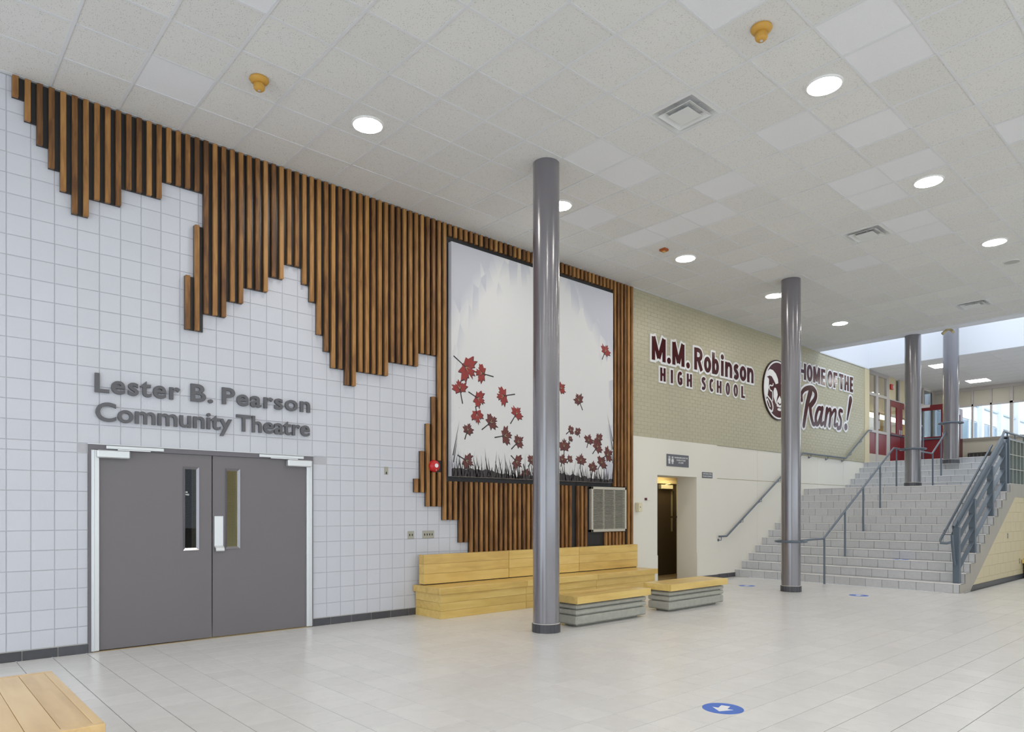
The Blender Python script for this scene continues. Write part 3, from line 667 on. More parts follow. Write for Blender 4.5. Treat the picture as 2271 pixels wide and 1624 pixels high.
# ================================================================== DOUBLE DOORS
d1 = thing('door_1', (2.82, 0, 0), kind='structure'); d1['label'] = 'grey double doors under the theatre lettering'
obj('door_frame', MB().box(DX0, 1.600, -.02, .10, 0, DZ).box(4.045, DX1, -.02, .10, 0, DZ).box(1.600, 4.045, -.02, .10, 2.122, DZ), 'frame_paint', d1)
obj('head_flashing', MB().box(DX0-.008, DX1+.008, -.026, 0, DZ, DZ+.008), 'aluminium', d1)
for a, b in ((1.590, 1.662), (3.982, 4.056)):
    m = MB().bbox(a, b, -.030, .03, .012, 2.118, .004); m.bbox(a+.012 if a < 2 else a+.045, a+.026 if a < 2 else a+.056, -.040, -.028, .012, 2.118, .003)
    obj('hinge_jamb', m, 'aluminium', d1)
obj('threshold', MB().box(1.60, 4.05, -.02, .12, 0, .006), 'brown_floor', d1)
for a, b, wa, wb, side in ((1.664, 2.815, 2.505, 2.670, 'L'), (2.828, 3.980, 2.975, 3.140, 'R')):
    z0, z1 = 1.035, 1.975
    m = MB()
    for u0, u1, c, e in ((a, wa, .014, 2.120), (wb, b, .014, 2.120), (wa, wb, .014, z0), (wa, wb, z1, 2.120)): m.box(u0, u1, .0, .045, c, e)
    l = obj('leaf', m, 'door_paint', d1)
    # moulded vision frame: four mitred, sloped strips
    fw = .022; fr = MB(); o0 = (wa-.004, wb+.004, z0-.004, z1+.004); o1 = (wa+fw, wb-fw, z0+fw, z1-fw)
    P0 = [(o0[0],-.008,o0[2]),(o0[1],-.008,o0[2]),(o0[1],-.008,o0[3]),(o0[0],-.008,o0[3])]; P1 = [(o1[0],.012,o1[2]),(o1[1],.012,o1[2]),(o1[1],.012,o1[3]),(o1[0],.012,o1[3])]
    for k in range(4): fr.poly([P0[k], P0[(k+1)%4], P1[(k+1)%4], P1[k]]); fr.poly([P0[k], P0[(k+1)%4], (P0[(k+1)%4][0],.002,P0[(k+1)%4][2]), (P0[k][0],.002,P0[k][2])])
    obj('vision_frame', fr, 'column_paint', l)
    obj('pane', MB().box(o1[0], o1[1], .014, .020, o1[2], o1[3]), 'dark_glass' if side == 'L' else 'yellow_glass', l)
    wm = MB(); nx = 9; nz = int((o1[3]-o1[2])/.0128)
    for k in range(1, nx+1): x = o1[0]+(o1[1]-o1[0])*k/(nx+1); wm.box(x-.0007, x+.0007, .0215, .0225, o1[2], o1[3])
    for k in range(1, nz): z = o1[2]+k*.0128; wm.box(o1[0], o1[1], .0215, .0225, z-.0007, z+.0007)
    tag(obj('wire_mesh', wm, 'grille_dark', l), kind='stuff')
    # closer: body, arm and track
    if side == 'L':
        obj('closer_body', MB().bbox(1.635, 1.945, -.075, -.001, 2.035, 2.118, .010), 'aluminium', l); obj('closer_track', MB().bbox(1.725, 2.29, -.045, -.019, 2.132, 2.168, .004), 'aluminium', d1)
        obj('closer_arm', MB().box(1.83, 2.15, -.055, -.045, 2.121, 2.131), 'steel_plate', l)
    else:
        obj('closer_body', MB().bbox(3.715, 4.03, -.075, -.001, 2.035, 2.118, .010), 'aluminium', l); obj('closer_track', MB().bbox(3.365, 3.935, -.045, -.019, 2.132, 2.168, .004), 'aluminium', d1)
        obj('closer_arm', MB().box(3.50, 3.85, -.055, -.045, 2.121, 2.131), 'steel_plate', l)
        pp = MB().bbox(2.847, 2.947, -.006, 0, 1.060, 1.418, .002)
        pp.prism([(-.006,1.075),(-.045,1.050),(-.052,1.018),(-.040,1.008),(-.034,1.040),(-.002,1.060)], 'x', 2.850, 2.946)
        pl = obj('pull_plate', pp, 'steel_plate', l)
        for sx in (2.858, 2.936):
            for sz in (1.405, 1.238, 1.075): obj('screw', MB().lathe([(.004,0),(.004,-.002),(.0,-.003)], (sx, -.006, sz), 8, 'y'), 'aluminium', pl)
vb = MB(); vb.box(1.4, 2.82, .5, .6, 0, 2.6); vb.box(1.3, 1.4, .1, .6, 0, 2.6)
struct('wall_vestibule', vb, 'dark_hole', label='black walls standing in for the unlit vestibule behind the left door leaf')  # near-black colour supplies the darkness behind the left pane
struct('wall_theatre', MB().box(2.82, 5.3, 1.6, 1.7, 0, 2.6).box(5.3, 5.4, .2, 1.7, 0, 2.6).box(2.75, 2.82, .2, 1.7, 0, 2.6).box(2.75, 5.4, .2, 1.7, 2.6, 2.7), 'room_warm', label='yellowish wall behind the right door leaf')
o = thing('vestibule_light', (4.6, .9, 2.6), 'small warm ceiling light behind the double doors', 'light'); obj('diffuser', MB().box(4.4, 4.8, .7, 1.1, 2.57, 2.6), 'panel_glow', o)

# ================================================================== LETTERING HELPERS
def glyph(s, offset=0., extrude=.01, size=1., shear=0., res=6):
    cu = bpy.data.curves.new('glyph', 'FONT'); cu.body = s; cu.size = size; cu.offset = offset; cu.extrude = extrude; cu.shear = shear; cu.resolution_u = res; cu.fill_mode = 'BOTH'
    ob = bpy.data.objects.new('glyph', cu); COL.objects.link(ob); dg = bpy.context.evaluated_depsgraph_get(); dg.update()
    me = bpy.data.meshes.new_from_object(ob.evaluated_get(dg)); v = [tuple(p.co) for p in me.vertices]; f = [tuple(p.vertices) for p in me.polygons]
    bpy.data.objects.remove(ob); bpy.data.curves.remove(cu); bpy.data.meshes.remove(me); return v, f
def ext(v): xs = [p[0] for p in v]; ys = [p[1] for p in v]; return min(xs), max(xs), min(ys), max(ys)
def word_letters(word, x0, x1, zb, cap, bold, track=0.):
    """-> [(char, dx, sx, s)] fitting the word between x0 and x1 with cap height cap"""
    cv, _ = glyph('H', bold, 0); ce = ext(cv); s = cap/(ce[3]-ce[2]); base = ce[2]
    pos = []; 
    for k, ch in enumerate(word):
        pv, _ = glyph(word[:k+1], bold, 0); sv, _ = glyph(ch, bold, 0); pe, se = ext(pv), ext(sv)
        right = pe[1]+track*k; left = right-(se[1]-se[0]); pos.append((ch, left, se))
    L = pos[0][1]; R = pos[-1][1]+(pos[-1][2][1]-pos[-1][2][0]); sx = (x1-x0)/(R-L)
    return [(ch, x0+(l-L)*sx, sx, s, se, base) for ch, l, se in pos]
def letter_mb(ch, bold, x, sx, s, se, base, zb, y0, y1, mb=None, grow=0.):
    v, f = glyph(ch, bold, .5); mb = mb or MB(); n = len(mb.v)
    for p in v: mb.v.append((x+(p[0]-se[0])*sx, (y0+y1)/2-p[2]*abs(y1-y0), zb+(p[1]-base)*s))
    for q in f: mb.f.append(tuple(n+i for i in q)); mb.mi.append(0)
    return mb

ORD = ['first','second','third','fourth','fifth','sixth','seventh','eighth','ninth','tenth']
def grey_word(word, x0, x1, zb, cap, track, bw=.022):
    for k, (ch, x, sx, s, se, base) in enumerate(word_letters(word, x0, x1, zb, cap, bw, track)):
        mb = letter_mb(ch, bw, x, sx, s, se, base, zb, -.004, -.034)
        nm = {'.': 'full_stop'}.get(ch, 'raised_letter')
        what = 'full stop' if ch == '.' else ('capital ' if ch.isupper() else 'small letter ')+ch
        w_ = word.strip('.')
        lab = f'raised dark grey {what}, {ORD[k]} letter of the word {w_}' if ch != '.' else 'small raised dark grey full stop after the capital B'
        if w_ == 'B' and ch == 'B': lab = 'raised dark grey capital B between the words Lester and Pearson'
        o = obj(nm, mb, 'letter_grey', org=(x, -.01, zb)); tag(o, lab, 'letter', 'theatre name letters')
grey_word('Lester', 1.621, 2.463, 2.722, .200, .06)
grey_word('B.', 2.577, 2.822, 2.726, .200, .05)
grey_word('Pearson', 2.928, 4.026, 2.730, .195, .06)
grey_word('Community', 1.629, 3.041, 2.422, .198, .0, .017)
grey_word('Theatre', 3.094, 4.023, 2.426, .198, .01, .017)

def smooth_path(pts, n=8):
    if len(pts) < 3: 
        return [(pts[0][0]+(pts[1][0]-pts[0][0])*t/n, pts[0][1]+(pts[1][1]-pts[0][1])*t/n) for t in range(n+1)]
    P = [pts[0]]+list(pts)+[pts[-1]]; out = []
    for i in range(1, len(P)-2):
        for t in range(n):
            u = t/n; a, b, c, d = P[i-1], P[i], P[i+1], P[i+2]
            out.append(tuple(.5*((2*b[k])+(-a[k]+c[k])*u+(2*a[k]-5*b[k]+4*c[k]-d[k])*u*u+(-a[k]+3*b[k]-3*c[k]+d[k])*u**3) for k in (0, 1)))
    out.append(pts[-1]); return out
def stroke(mb, pts, w0, w1, yb, yf, grow=0., wm=None, butt=False, straight=False):
    """brush stroke in the wall plane (x,z) with rounded ends, extruded from yb to yf; segments as hulls"""
    P = list(pts) if straight else smooth_path(pts); n = len(P); W = []
    if butt and grow:
        def push(a, b): q = math.hypot(a[0]-b[0], a[1]-b[1]); return (a[0]+(a[0]-b[0])*grow/q, a[1]+(a[1]-b[1])*grow/q)
        P = [push(P[0], P[1])]+P[1:-1]+[push(P[-1], P[-2])]
    for i in range(n):
        t = i/(n-1); wv = w0+(w1-w0)*t
        if wm: wv += (wm-(w0+w1)/2)*math.sin(math.pi*t)
        W.append(wv/2+grow)
    L, R = [], []
    for i in range(n):
        a = P[max(i-1,0)]; b = P[min(i+1,n-1)]; dx, dz = b[0]-a[0], b[1]-a[1]; q = math.hypot(dx, dz) or 1; nx, nz = -dz/q, dx/q
        L.append((P[i][0]+nx*W[i], P[i][1]+nz*W[i])); R.append((P[i][0]-nx*W[i], P[i][1]-nz*W[i]))
    for i in range(n-1): mb.prism([L[i], L[i+1], R[i+1], R[i]], 'y', yb, yf+.00012*(i % 3))
    if butt: return mb
    for e_, (c, r) in enumerate(((P[0], W[0]), (P[-1], W[-1]))): mb.prism([(c[0]+r*math.cos(k*math.pi/6), c[1]+r*math.sin(k*math.pi/6)) for k in range(12)], 'y', yb, yf+.00045+.00012*e_)
    return mb

# heavy sans letters as centre-line strokes in a unit box (cap height 1): l line, c curve, e ring, d dot
SANS = {
 'M': (.90, [('l',(.1,0),(.1,1)),('l',(.80,0),(.80,1)),('l',(.11,1),(.45,.12)),('l',(.79,1),(.45,.12))]),
 'R': (.62, [('l',(.1,0),(.1,1)),('c',(.1,.91),(.32,.91),(.46,.85),(.51,.71),(.46,.57),(.32,.50),(.1,.50)),('l',(.30,.50),(.54,0))]),
 'o': (.56, [('e',.28,.36,.18,.27)]), 'O': (.62, [('e',.31,.5,.21,.41)]),
 'b': (.57, [('l',(.1,0),(.1,1)),('e',.29,.36,.18,.27)]),
 'i': (.20, [('l',(.1,0),(.1,.72)),('d',.1,.90,.125)]), '.': (.26, [('d',.13,.12,.135)]),
 'n': (.56, [('l',(.1,0),(.1,.72)),('c',(.12,.42),(.17,.57),(.29,.63),(.41,.58),(.46,.44),(.46,.2),(.46,0))]),
 's': (.50, [('c',(.43,.58),(.33,.64),(.21,.63),(.12,.55),(.15,.44),(.27,.37),(.38,.29),(.40,.17),(.31,.09),(.19,.08),(.06,.14))]),
 'H': (.60, [('l',(.1,0),(.1,1)),('l',(.50,0),(.50,1)),('l',(.1,.5),(.5,.5))]), 'I': (.20, [('l',(.1,0),(.1,1))]),
 'G': (.60, [('c',(.50,.80),(.40,.90),(.28,.90),(.16,.80),(.11,.62),(.11,.38),(.16,.20),(.28,.10),(.40,.10),(.50,.16),(.50,.25)),('l',(.50,.14),(.50,.50)),('l',(.30,.46),(.57,.46))]),
 'S': (.52, [('c',(.44,.82),(.34,.90),(.21,.90),(.11,.80),(.13,.66),(.26,.54),(.39,.43),(.42,.27),(.34,.13),(.20,.09),(.06,.15))]),
 'C': (.55, [('c',(.50,.82),(.40,.90),(.28,.90),(.16,.80),(.11,.62),(.11,.38),(.16,.20),(.28,.10),(.40,.10),(.50,.18))]),
 'L': (.46, [('l',(.1,0),(.1,1)),('l',(.1,.09),(.46,.09))]), 'E': (.50, [('l',(.1,0),(.1,1)),('l',(.1,.09),(.5,.09)),('l',(.1,.5),(.46,.5)),('l',(.1,.91),(.5,.91))]),
 'F': (.48, [('l',(.1,0),(.1,1)),('l',(.1,.47),(.44,.47)),('l',(.1,.91),(.48,.91))]), 'T': (.56, [('l',(0,.91),(.56,.91)),('l',(.28,0),(.28,1))])}
def sans(mb, ch, x0, x1, z0, cap, sw, yb, yf, edge, grow):
    """letter whose outline including a white edge fills x0..x1; grow=edge gives the plate, 0 the letter"""
    wd, parts = SANS[ch]; hw = sw/2; ix0, ix1 = x0+edge+hw, x1-edge-hw; iz0, c = z0+edge, cap-2*edge
    lo, hi = (.1, wd-.1) if ch not in 'IiT.' else (.1, .1001)
    def X(u):
        if ch in 'Ii.': return (x0+x1)/2
        if ch == 'T': return x0+edge+u/wd*(x1-x0-2*edge)
        return ix0+(u-.1)/(wd-.2)*(ix1-ix0) if wd > .21 else (x0+x1)/2
    def V(v): return iz0+v*c
    for k, p in enumerate(parts):
        y = yf-.0004*k
        if p[0] == 'l':
            a, b = p[1], p[2]; ww = sw if abs(a[0]-b[0]) < .02 or abs(a[1]-b[1]) > .02 else sw*.82
            stroke(mb, [(X(a[0]), V(a[1])), (X(b[0]), V(b[1]))], ww, ww, yb, y, grow, butt=True, straight=True)
        elif p[0] == 'c': stroke(mb, [(X(a), V(b)) for a, b in p[1:]], sw*.92, sw*.92, yb, y, grow, butt=True)
        elif p[0] == 'd':
            r = p[3]*c+grow; cx_ = X(p[1]); mb.prism([(cx_+r*math.cos(q*math.pi/12), V(p[2])+r*math.sin(q*math.pi/12)) for q in range(24)], 'y', yb, y)
        else:
            cx_, cz = X(p[1]), V(p[2]); rx = (X(p[1]+p[3])-X(p[1]-p[3]))/2; rz = p[4]*c; n = 32
            h0 = sw*.5+grow; h1 = sw*.46+grow; O = []; I = []
            for q in range(n):
                an = 2*math.pi*q/n; O.append((cx_+(rx+h0)*math.cos(an), cz+(rz+h1)*math.sin(an))); I.append((cx_+max(.004, rx-h0)*math.cos(an), cz+max(.004, rz-h1)*math.sin(an)))
            for q in range(n): t = (q+1) % n; mb.prism([O[q], O[t], I[t], I[q]], 'y', yb, y)
    return mb
def sans_sign(label, letters, z0, cap, sw, edge=.045, cat='sign', group=None):
    o = thing('lettered_sign', (letters[0][1], -.01, z0), label, cat, group); m = MB()
    for k, (ch, a, b) in enumerate(letters): sans(m, ch, a, b, z0, cap, sw, -.002, -.022-.0015*(k % 2), edge, edge)
    p = obj('outline_plate', m, 'letter_white', o)
    for ch, a, b in letters: obj('letter', sans(MB(), ch, a, b, z0, cap, sw, -.0235, -.030, edge, 0), 'letter_maroon', p)
sans_sign('maroon initials M.M. with white outline on the brick wall', [('M',11.152,11.690),('.',11.675,11.85),('M',11.835,12.345),('.',12.335,12.53)], 4.405, .548, .100)
sans_sign('maroon name Robinson with white outline on the brick wall', [('R',12.619,13.02),('o',12.985,13.345),('b',13.300,13.655),('i',13.640,13.865),('n',13.825,14.205),('s',14.175,14.485),('o',14.445,14.815),('n',14.770,15.144)], 4.410, .555, .098)
HS = list(zip('HIGHSCHOOL', [(11.437,11.681),(11.79,11.935),(12.025,12.262),(12.356,12.607),(12.904,13.13),(13.206,13.421),(13.499,13.75),(13.862,14.099),(14.191,14.439),(14.524,14.74)]))
for k, (ch, (a, b)) in enumerate(HS):
    wd = 'HIGH' if k < 4 else 'SCHOOL'
    sans_sign(f'separate maroon capital {ch} with white outline, {ORD[k if k < 4 else k-4]} letter of {wd}', [(ch, a, b)], 4.03, .338, .062, .036, 'letter', 'high school letters')
sans_sign('maroon word HOME with white outline on the brick wall', [('H',17.34,17.80),('O',17.77,18.17),('M',18.14,18.62),('E',18.60,18.925)], 4.825, .495, .105, .04)
sans_sign('maroon word OF with white outline on the brick wall', [('O',18.99,19.395),('F',19.365,19.68)], 4.83, .50, .105, .04)
sans_sign('maroon word THE with white outline on the brick wall', [('T',19.735,20.075),('H',20.07,20.44),('E',20.44,20.735)], 4.84, .50, .105, .04)

RAMS = [('R', [[(18.02,4.60),(17.82,4.227),(17.64,3.68)], .20,.13]), ('R', [[(17.53,4.323),(17.52,4.49),(17.74,4.64),(18.1,4.70),(18.32,4.60),(18.28,4.43),(17.999,4.22)], .10,.16]), ('R', [[(17.999,4.217),(18.05,3.99),(18.175,3.77),(18.33,3.80)], .15,.09]),
 ('a', [[(18.692,4.20),(18.48,4.20),(18.33,3.974),(18.36,3.79),(18.50,3.83),(18.66,4.08)], .12,.12]), ('a', [[(18.718,4.23),(18.63,3.93),(18.66,3.79),(18.80,3.86)], .14,.08]),
 ('m', [[(19.004,4.23),(18.87,3.79)], .15,.12]), ('m', [[(18.90,3.98),(19.10,4.22),(19.23,4.20),(19.15,3.81)], .08,.13]), ('m', [[(19.21,4.04),(19.42,4.24),(19.55,4.22),(19.47,3.86),(19.65,3.88)], .08,.11]),
 ('s', [[(19.96,4.27),(19.82,4.28),(19.77,4.17),(19.89,4.01),(19.84,3.82),(19.68,3.78)], .10,.12]), ('!', [[(20.53,4.66),(20.30,4.08)], .20,.08]), ('!', [[(20.20,3.85),(20.215,3.86)], .19,.19])]
rs = thing('script_sign', (17.5, -.01, 3.65), 'maroon brush-script word Rams! with white outline on the brick wall', 'sign')
bk_ = MB()
for q, (ch, (pts, a, b)) in enumerate(RAMS): stroke(bk_, pts, a, b, -.002, -.020-.0004*q, .055)
bp_ = obj('outline_plate', bk_, 'letter_white', rs)
for ch in 'Rams!':
    m = MB(); q = 0
    for c, (pts, a, b) in RAMS:
        if c == ch: stroke(m, pts, a, b, -.0235, -.029-.0004*q, 0); q += 1
    obj('letter', m, 'letter_maroon', bp_)
# round school crest with a horned head
EC = (16.272, 4.43)
cr = thing('round_crest', (EC[0], -.01, EC[1]-.73), 'round maroon crest with a white horned head, half behind the column', 'sign')
ds = obj('disc', MB().lathe([(.735,-.002),(.735,-.030),(.725,-.034)], (EC[0],0,EC[1]), 64, 'y'), 'maroon_dark', cr)
obj('ring', MB().lathe([(.668,-.034),(.706,-.034),(.706,-.038),(.668,-.038),(.668,-.034)], (EC[0],0,EC[1]), 64, 'y', cap=False), 'letter_white', ds)
obj('field', MB().lathe([(.680,-.0345),(.680,-.0375),(.0,-.0375)], (EC[0],0,EC[1]), 64, 'y'), 'letter_maroon', ds)
HORN = [(16.133, 4.559), (16.258, 4.599), (16.245, 4.694), (16.146, 4.813), (15.998, 4.884), (15.848, 4.893), (15.739, 4.829), (15.648, 4.688), (15.588, 4.483), (15.612, 4.289), (15.675, 4.173), (15.739, 4.264), (15.787, 4.428), (15.803, 4.639), (15.755, 4.678), (15.687, 4.683), (15.828, 4.735), (15.941, 4.726), (16.039, 4.648)]
CURL = [(15.699, 4.259), (15.767, 4.217), (15.929, 4.125), (15.998, 3.992), (15.957, 3.891), (15.888, 3.897), (15.779, 3.95), (15.687, 4.08), (15.715, 4.162), (15.795, 4.091), (15.86, 3.994)]
EAR = [(16.01, 4.558), (15.99, 4.516), (15.929, 4.501), (15.852, 4.505), (15.815, 4.441), (15.876, 4.382), (15.965, 4.353), (15.982, 4.146)]
CHEEK = [(16.072, 4.471), (16.022, 4.375), (16.031, 4.236), (16.092, 4.142), (16.146, 4.083), (16.179, 4.191), (16.229, 4.318), (16.204, 4.396), (16.137, 4.469)]
MUZ = [(16.329, 4.299), (16.229, 4.197), (16.162, 4.105), (16.195, 4.027), (16.329, 4.016)]
CHIN = [(16.229, 3.986), (16.329, 3.939)]
NOSE = [(16.237, 4.121), (16.329, 4.085)]
MXC = 16.325
def mir(p, m): return [(2*MXC-x if m else x, z) for x, z in p]
for m in (False, True):
    obj('horn', MB().prism(mir(HORN, m), 'y', -.0378, -.0405), 'letter_white', ds)
    h_ = MB(); stroke(h_, mir(CURL, m), .035, .03, -.0378, -.0407, 0, .04); obj('horn_curl', h_, 'letter_white', ds)
    h_ = MB(); stroke(h_, mir(EAR, m), .03, .03, -.0378, -.0406); obj('ear', h_, 'letter_white', ds)
    obj('cheek', MB().prism(mir(CHEEK, m), 'y', -.0378, -.0405), 'letter_white', ds)
obj('muzzle', MB().prism(MUZ+[(2*MXC-x, z) for x, z in MUZ[-2:0:-1]], 'y', -.0378, -.0408), 'letter_white', ds)
chx, chz = MXC, (CHIN[0][1]+CHIN[1][1])/2
obj('chin', MB().prism([(chx+.11*math.cos(q*math.pi/8), chz+.035*math.sin(q*math.pi/8)) for q in range(16)], 'y', -.0378, -.0406), 'letter_white', ds)
nz_ = MB(); stroke(nz_, [NOSE[0], NOSE[1], (2*MXC-NOSE[0][0], NOSE[0][1])], .035, .035, -.0405, -.042); obj('nose', nz_, 'letter_maroon', ds)

# small signs by the doorway
def flat_sign(name, x0, x1, z0, z1, y, label, lines, picto=False):
    o = thing(name, (x0, y, z0), label, 'sign'); p = obj('panel', MB().bbox(x0, x1, y-.008, y, z0, z1, .002), 'sign_grey', o)
    for txt, xa, xb, zb, cap in lines:
        m = MB(); v, f = glyph(txt, .012, .5); e = ext(v); hv, _ = glyph('H', .012, 0); he = ext(hv); n = 0
        for q in v: m.v.append((xa+(q[0]-e[0])*(xb-xa)/(e[1]-e[0]), y-.0085-q[2]*.001, zb+(q[1]-he[2])*cap/(he[3]-he[2])))
        for q in f: m.f.append(tuple(q)); m.mi.append(0)
        obj('lettering', m, 'sign_white', p)
    if picto:
        for cx_, kind in ((x0+.085, 'm'), (x0+.205, 'w')):
            m = MB(); m.lathe([(.020,-.0082),(.020,-.0094)], (cx_, y, z1-.062), 14, 'y')
            if kind == 'm': m.prism([(cx_-.028,z1-.088),(cx_+.028,z1-.088),(cx_+.032,z1-.135),(cx_+.022,z1-.135),(cx_+.022,z0+.05),(cx_-.022,z0+.05),(cx_-.022,z1-.135),(cx_-.032,z1-.135)], 'y', y-.0082, y-.0094)
            else: m.prism([(cx_-.020,z1-.088),(cx_+.020,z1-.088),(cx_+.040,z1-.150),(cx_+.020,z1-.150),(cx_+.016,z0+.05),(cx_-.016,z0+.05),(cx_-.020,z1-.150),(cx_-.040,z1-.150)], 'y', y-.0082, y-.0094)
            obj('pictogram', m, 'sign_white', p)
        obj('divider', MB().box(x0+.140, x0+.150, y-.0094, y-.0082, z0+.05, z1-.045), 'sign_white', p)
flat_sign('washroom_sign', 11.71, 12.487, 2.385, 2.632, 0, 'grey washroom sign with man and woman pictograms above the doorway',
          [('WASHROOMS DOWN THE', 11.97, 12.45, 2.555, .030), ('STAIRS AT REAR', 12.05, 12.37, 2.505, .030), ('OF LOBBY', 12.12, 12.30, 2.455, .030)], True)
flat_sign('stairwell_sign', 12.987, 13.389, 2.188, 2.313, 0, 'small grey two-line sign on the wall beside the doorway',
          [('CUSTODIAN OFFICE', 13.01, 13.365, 2.263, .030), ('BY MAIN STAIRWELL', 13.01, 13.365, 2.212, .030)])

# ================================================================== SLAT FEATURE WALL
sl = thing('slat_feature_wall', (5.7, -.01, .66), 'stepped feature wall of dark brown vertical wood slats on black board', 'wall panel')
bb = MB(); spans = []
for k in range(0, 97):
    a = SLX+.1*k
    if k < 53:
        spans.append((a, a+SLW, bot[k], ZC-.012))
        if k < 52: spans.append((a+SLW, a+.1, max(bot[k], bot[k+1]), ZC-.012))
        else: spans.append((a+SLW, a+.1, 1.345, ZC-.012))
    elif k < 96:
        lo = 1.345 if k < 55 else 1.005 if k < 57 else .64; nx = .1
        lo2 = max(lo, 1.345 if k+1 < 55 else 1.005 if k+1 < 57 else .64)
        spans += [(a, a+SLW, lo, ZC-.012), (a+SLW, a+.1, lo2, ZC-.012)]
    else: spans.append((a, a+SLW, .64, ZC-.012))
spans += [(SLX+1.6, SLX+1.7, 3.53, 4.137), (SLX+1.7, SLX+1.8, 3.53, 4.73), (SLX+4.7, SLX+4.8, 1.745, 1.94), (SLX+4.8, SLX+4.9, 1.745, 2.34), (SLX+4.9, SLX+5.0, 1.545, 2.74), (SLX+5.0, SLX+5.1, 1.545, 3.14)]
for a, b, z0, z1 in spans: bb.box(a, b, -.022, -.001, z0, z1)
obj('backing_board', bb, 'black_board', sl)
for i, a, b in slats:
    x = SLX+.1*i; segs = [(a, b)]
    if i in (50, 51) and a < 2.0 < b: segs = [(a, 2.045), (2.215, b)]          # cut out round the alarm bell
    for a, b in segs: obj('slat', MB().bbox(x, x+SLW, -.068, -.0215, a, b, .004), 'slat_wood', sl)

# painting with black border
pt = thing('leaf_painting', (8.06, -.03, 1.99), 'tall white canvas painting of red maple leaves blowing over dark grass', 'painting')
obj('border_board', MB().box(6.17, 9.93, -.034, -.0225, 1.925, 5.545), 'black_frame', pt)
CY = -.115
cv = obj('canvas', MB().bbox(6.212, 9.91, CY, -.034, 1.992, 5.455, .003), 'canvas_paint', pt)
LEAF = [(0,1.0),(.12,.70),(.30,.80),(.22,.42),(.44,.60),(.50,.47),(.92,.56),(.76,.32),(1.0,.16),(.56,-.06),(.62,-.30),(.14,-.22),(.04,-.30)]
def leaf_pts(cx, cz, r, ang, sx=1.): 
    pts = LEAF+[(-a, b) for a, b in LEAF[::-1] if a > .01]; out = []; ca, sa = math.cos(ang), math.sin(ang)
    for k, (a, b) in enumerate(pts):
        a *= sx; jit = 1+random.uniform(-.08, .08); out.append((cx+r*jit*(a*ca-b*sa), cz+r*jit*(a*sa+b*ca)))
    return out
LEAVES = [(6.47,3.64,.19,-.22,.13),(6.81,3.58,.13,.22,-.02),(6.37,3.29,.13,.05,-.21),(6.7,3.2,.14,-.17,.07),(7.25,3.29,.14,.23,.05),(6.69,2.96,.13,-.02,.11),(7.5,3.02,.12,-.12,-.16),(6.96,2.84,.14,-.17,-.12),(6.51,2.68,.11,-.05,-.13),(7.25,2.66,.14,-.2,-.04),(7.53,2.57,.13,-.13,-.11),(6.48,2.24,.13,-.16,.07),(7.5,2.28,.12,-.11,.08),(7.83,2.29,.10,-.06,-.1),(7.7,2.11,.10,-.04,.13),(9.68,4.35,.13,-.08,-.15),(8.52,3.55,.11,-.09,-.07),(8.99,3.39,.13,.09,-.15),(8.76,2.86,.09,-.1,-.07),(8.96,2.84,.09,.05,-.08),(8.76,2.71,.06,-.04,-.06),(9.23,2.71,.11,-.04,-.12),(8.61,2.56,.14,0.,-.13),(9.52,2.76,.11,.07,-.1),(9.45,2.61,.14,-.11,-.12),(9.73,2.49,.14,-.14,-.07),(8.56,2.33,.11,-.03,-.1),(8.74,2.36,.08,-.06,-.07),(9.03,2.34,.12,-.02,-.13),(9.57,2.33,.13,-.09,-.11),(9.34,2.23,.12,-.02,-.12)]
for k, (x, z, r, sx, sz) in enumerate(LEAVES):
    m = MB(); ang = math.atan2(-sz, -sx)-math.pi/2; sq = random.uniform(.78, 1.0); rr_ = r*1.22
    seed = random.getstate(); P = leaf_pts(x, z, rr_, ang, sq); y = CY-.0006-.0002*(k % 3)
    cen = (x, z)
    O = [(x+(a-x)*1.05+.008, z+(b-z)*1.05-.009) for a, b in P]
    def fan(pts, yy, mi):
        for q in range(len(pts)): a, b = pts[q], pts[(q+1)%len(pts)]; m.poly([(x, yy, z), (a[0], yy, a[1]), (b[0], yy, b[1])], mi)
    fan(O, y, 0); fan(P, y-.0007, 1)
    ln = math.hypot(sx, sz); ux, uz = sx/ln, sz/ln; L2 = min(ln, 1.45*r)
    m.poly([(x-uz*.008, y-.0014, z+ux*.008), (x+sx-uz*.010, y-.0014, z+sz+ux*.010), (x+sx+uz*.010, y-.0014, z+sz-ux*.010), (x+uz*.008, y-.0014, z-ux*.008)], 0)
    for da in (-.9, -.35, .35, .9):
        a2 = math.atan2(-uz, -ux)+da; e = (x+r*.55*math.cos(a2), z+r*.55*math.sin(a2)); px_, pz_ = -math.sin(a2)*.006, math.cos(a2)*.006
        m.poly([(x+px_, y-.0015, z+pz_), (e[0], y-.0015, e[1]), (x-px_, y-.0015, z-pz_)], 0 if abs(da) > .5 else 2)
    obj('painted_leaf', m, ['paint_dark', 'paint_red' if (z > 2.9 and k != 17) else 'paint_brown', 'paint_pale'], cv)
gr = MB(); x = 6.215
while x < 9.905:
    hgt = random.choice([.10,.14,.18,.22,.26,.32]) * random.uniform(.8, 1.2); wd = random.uniform(.012, .028); ln = random.uniform(-.10, .10)
    p = [(x, 1.995), (x+wd, 1.995), (min(max(x+wd/2+ln*.55, 6.215), 9.905), 1.995+hgt*.6+.05), (min(max(x+wd/2+ln, 6.215), 9.905), 1.995+hgt+.06)]
    gr.poly([(a, CY-.0026, b) for a, b in (p[0], p[1], p[2])]); gr.poly([(a, CY-.0026, b) for a, b in (p[0], p[2], p[3])]); x += random.uniform(.010, .024)
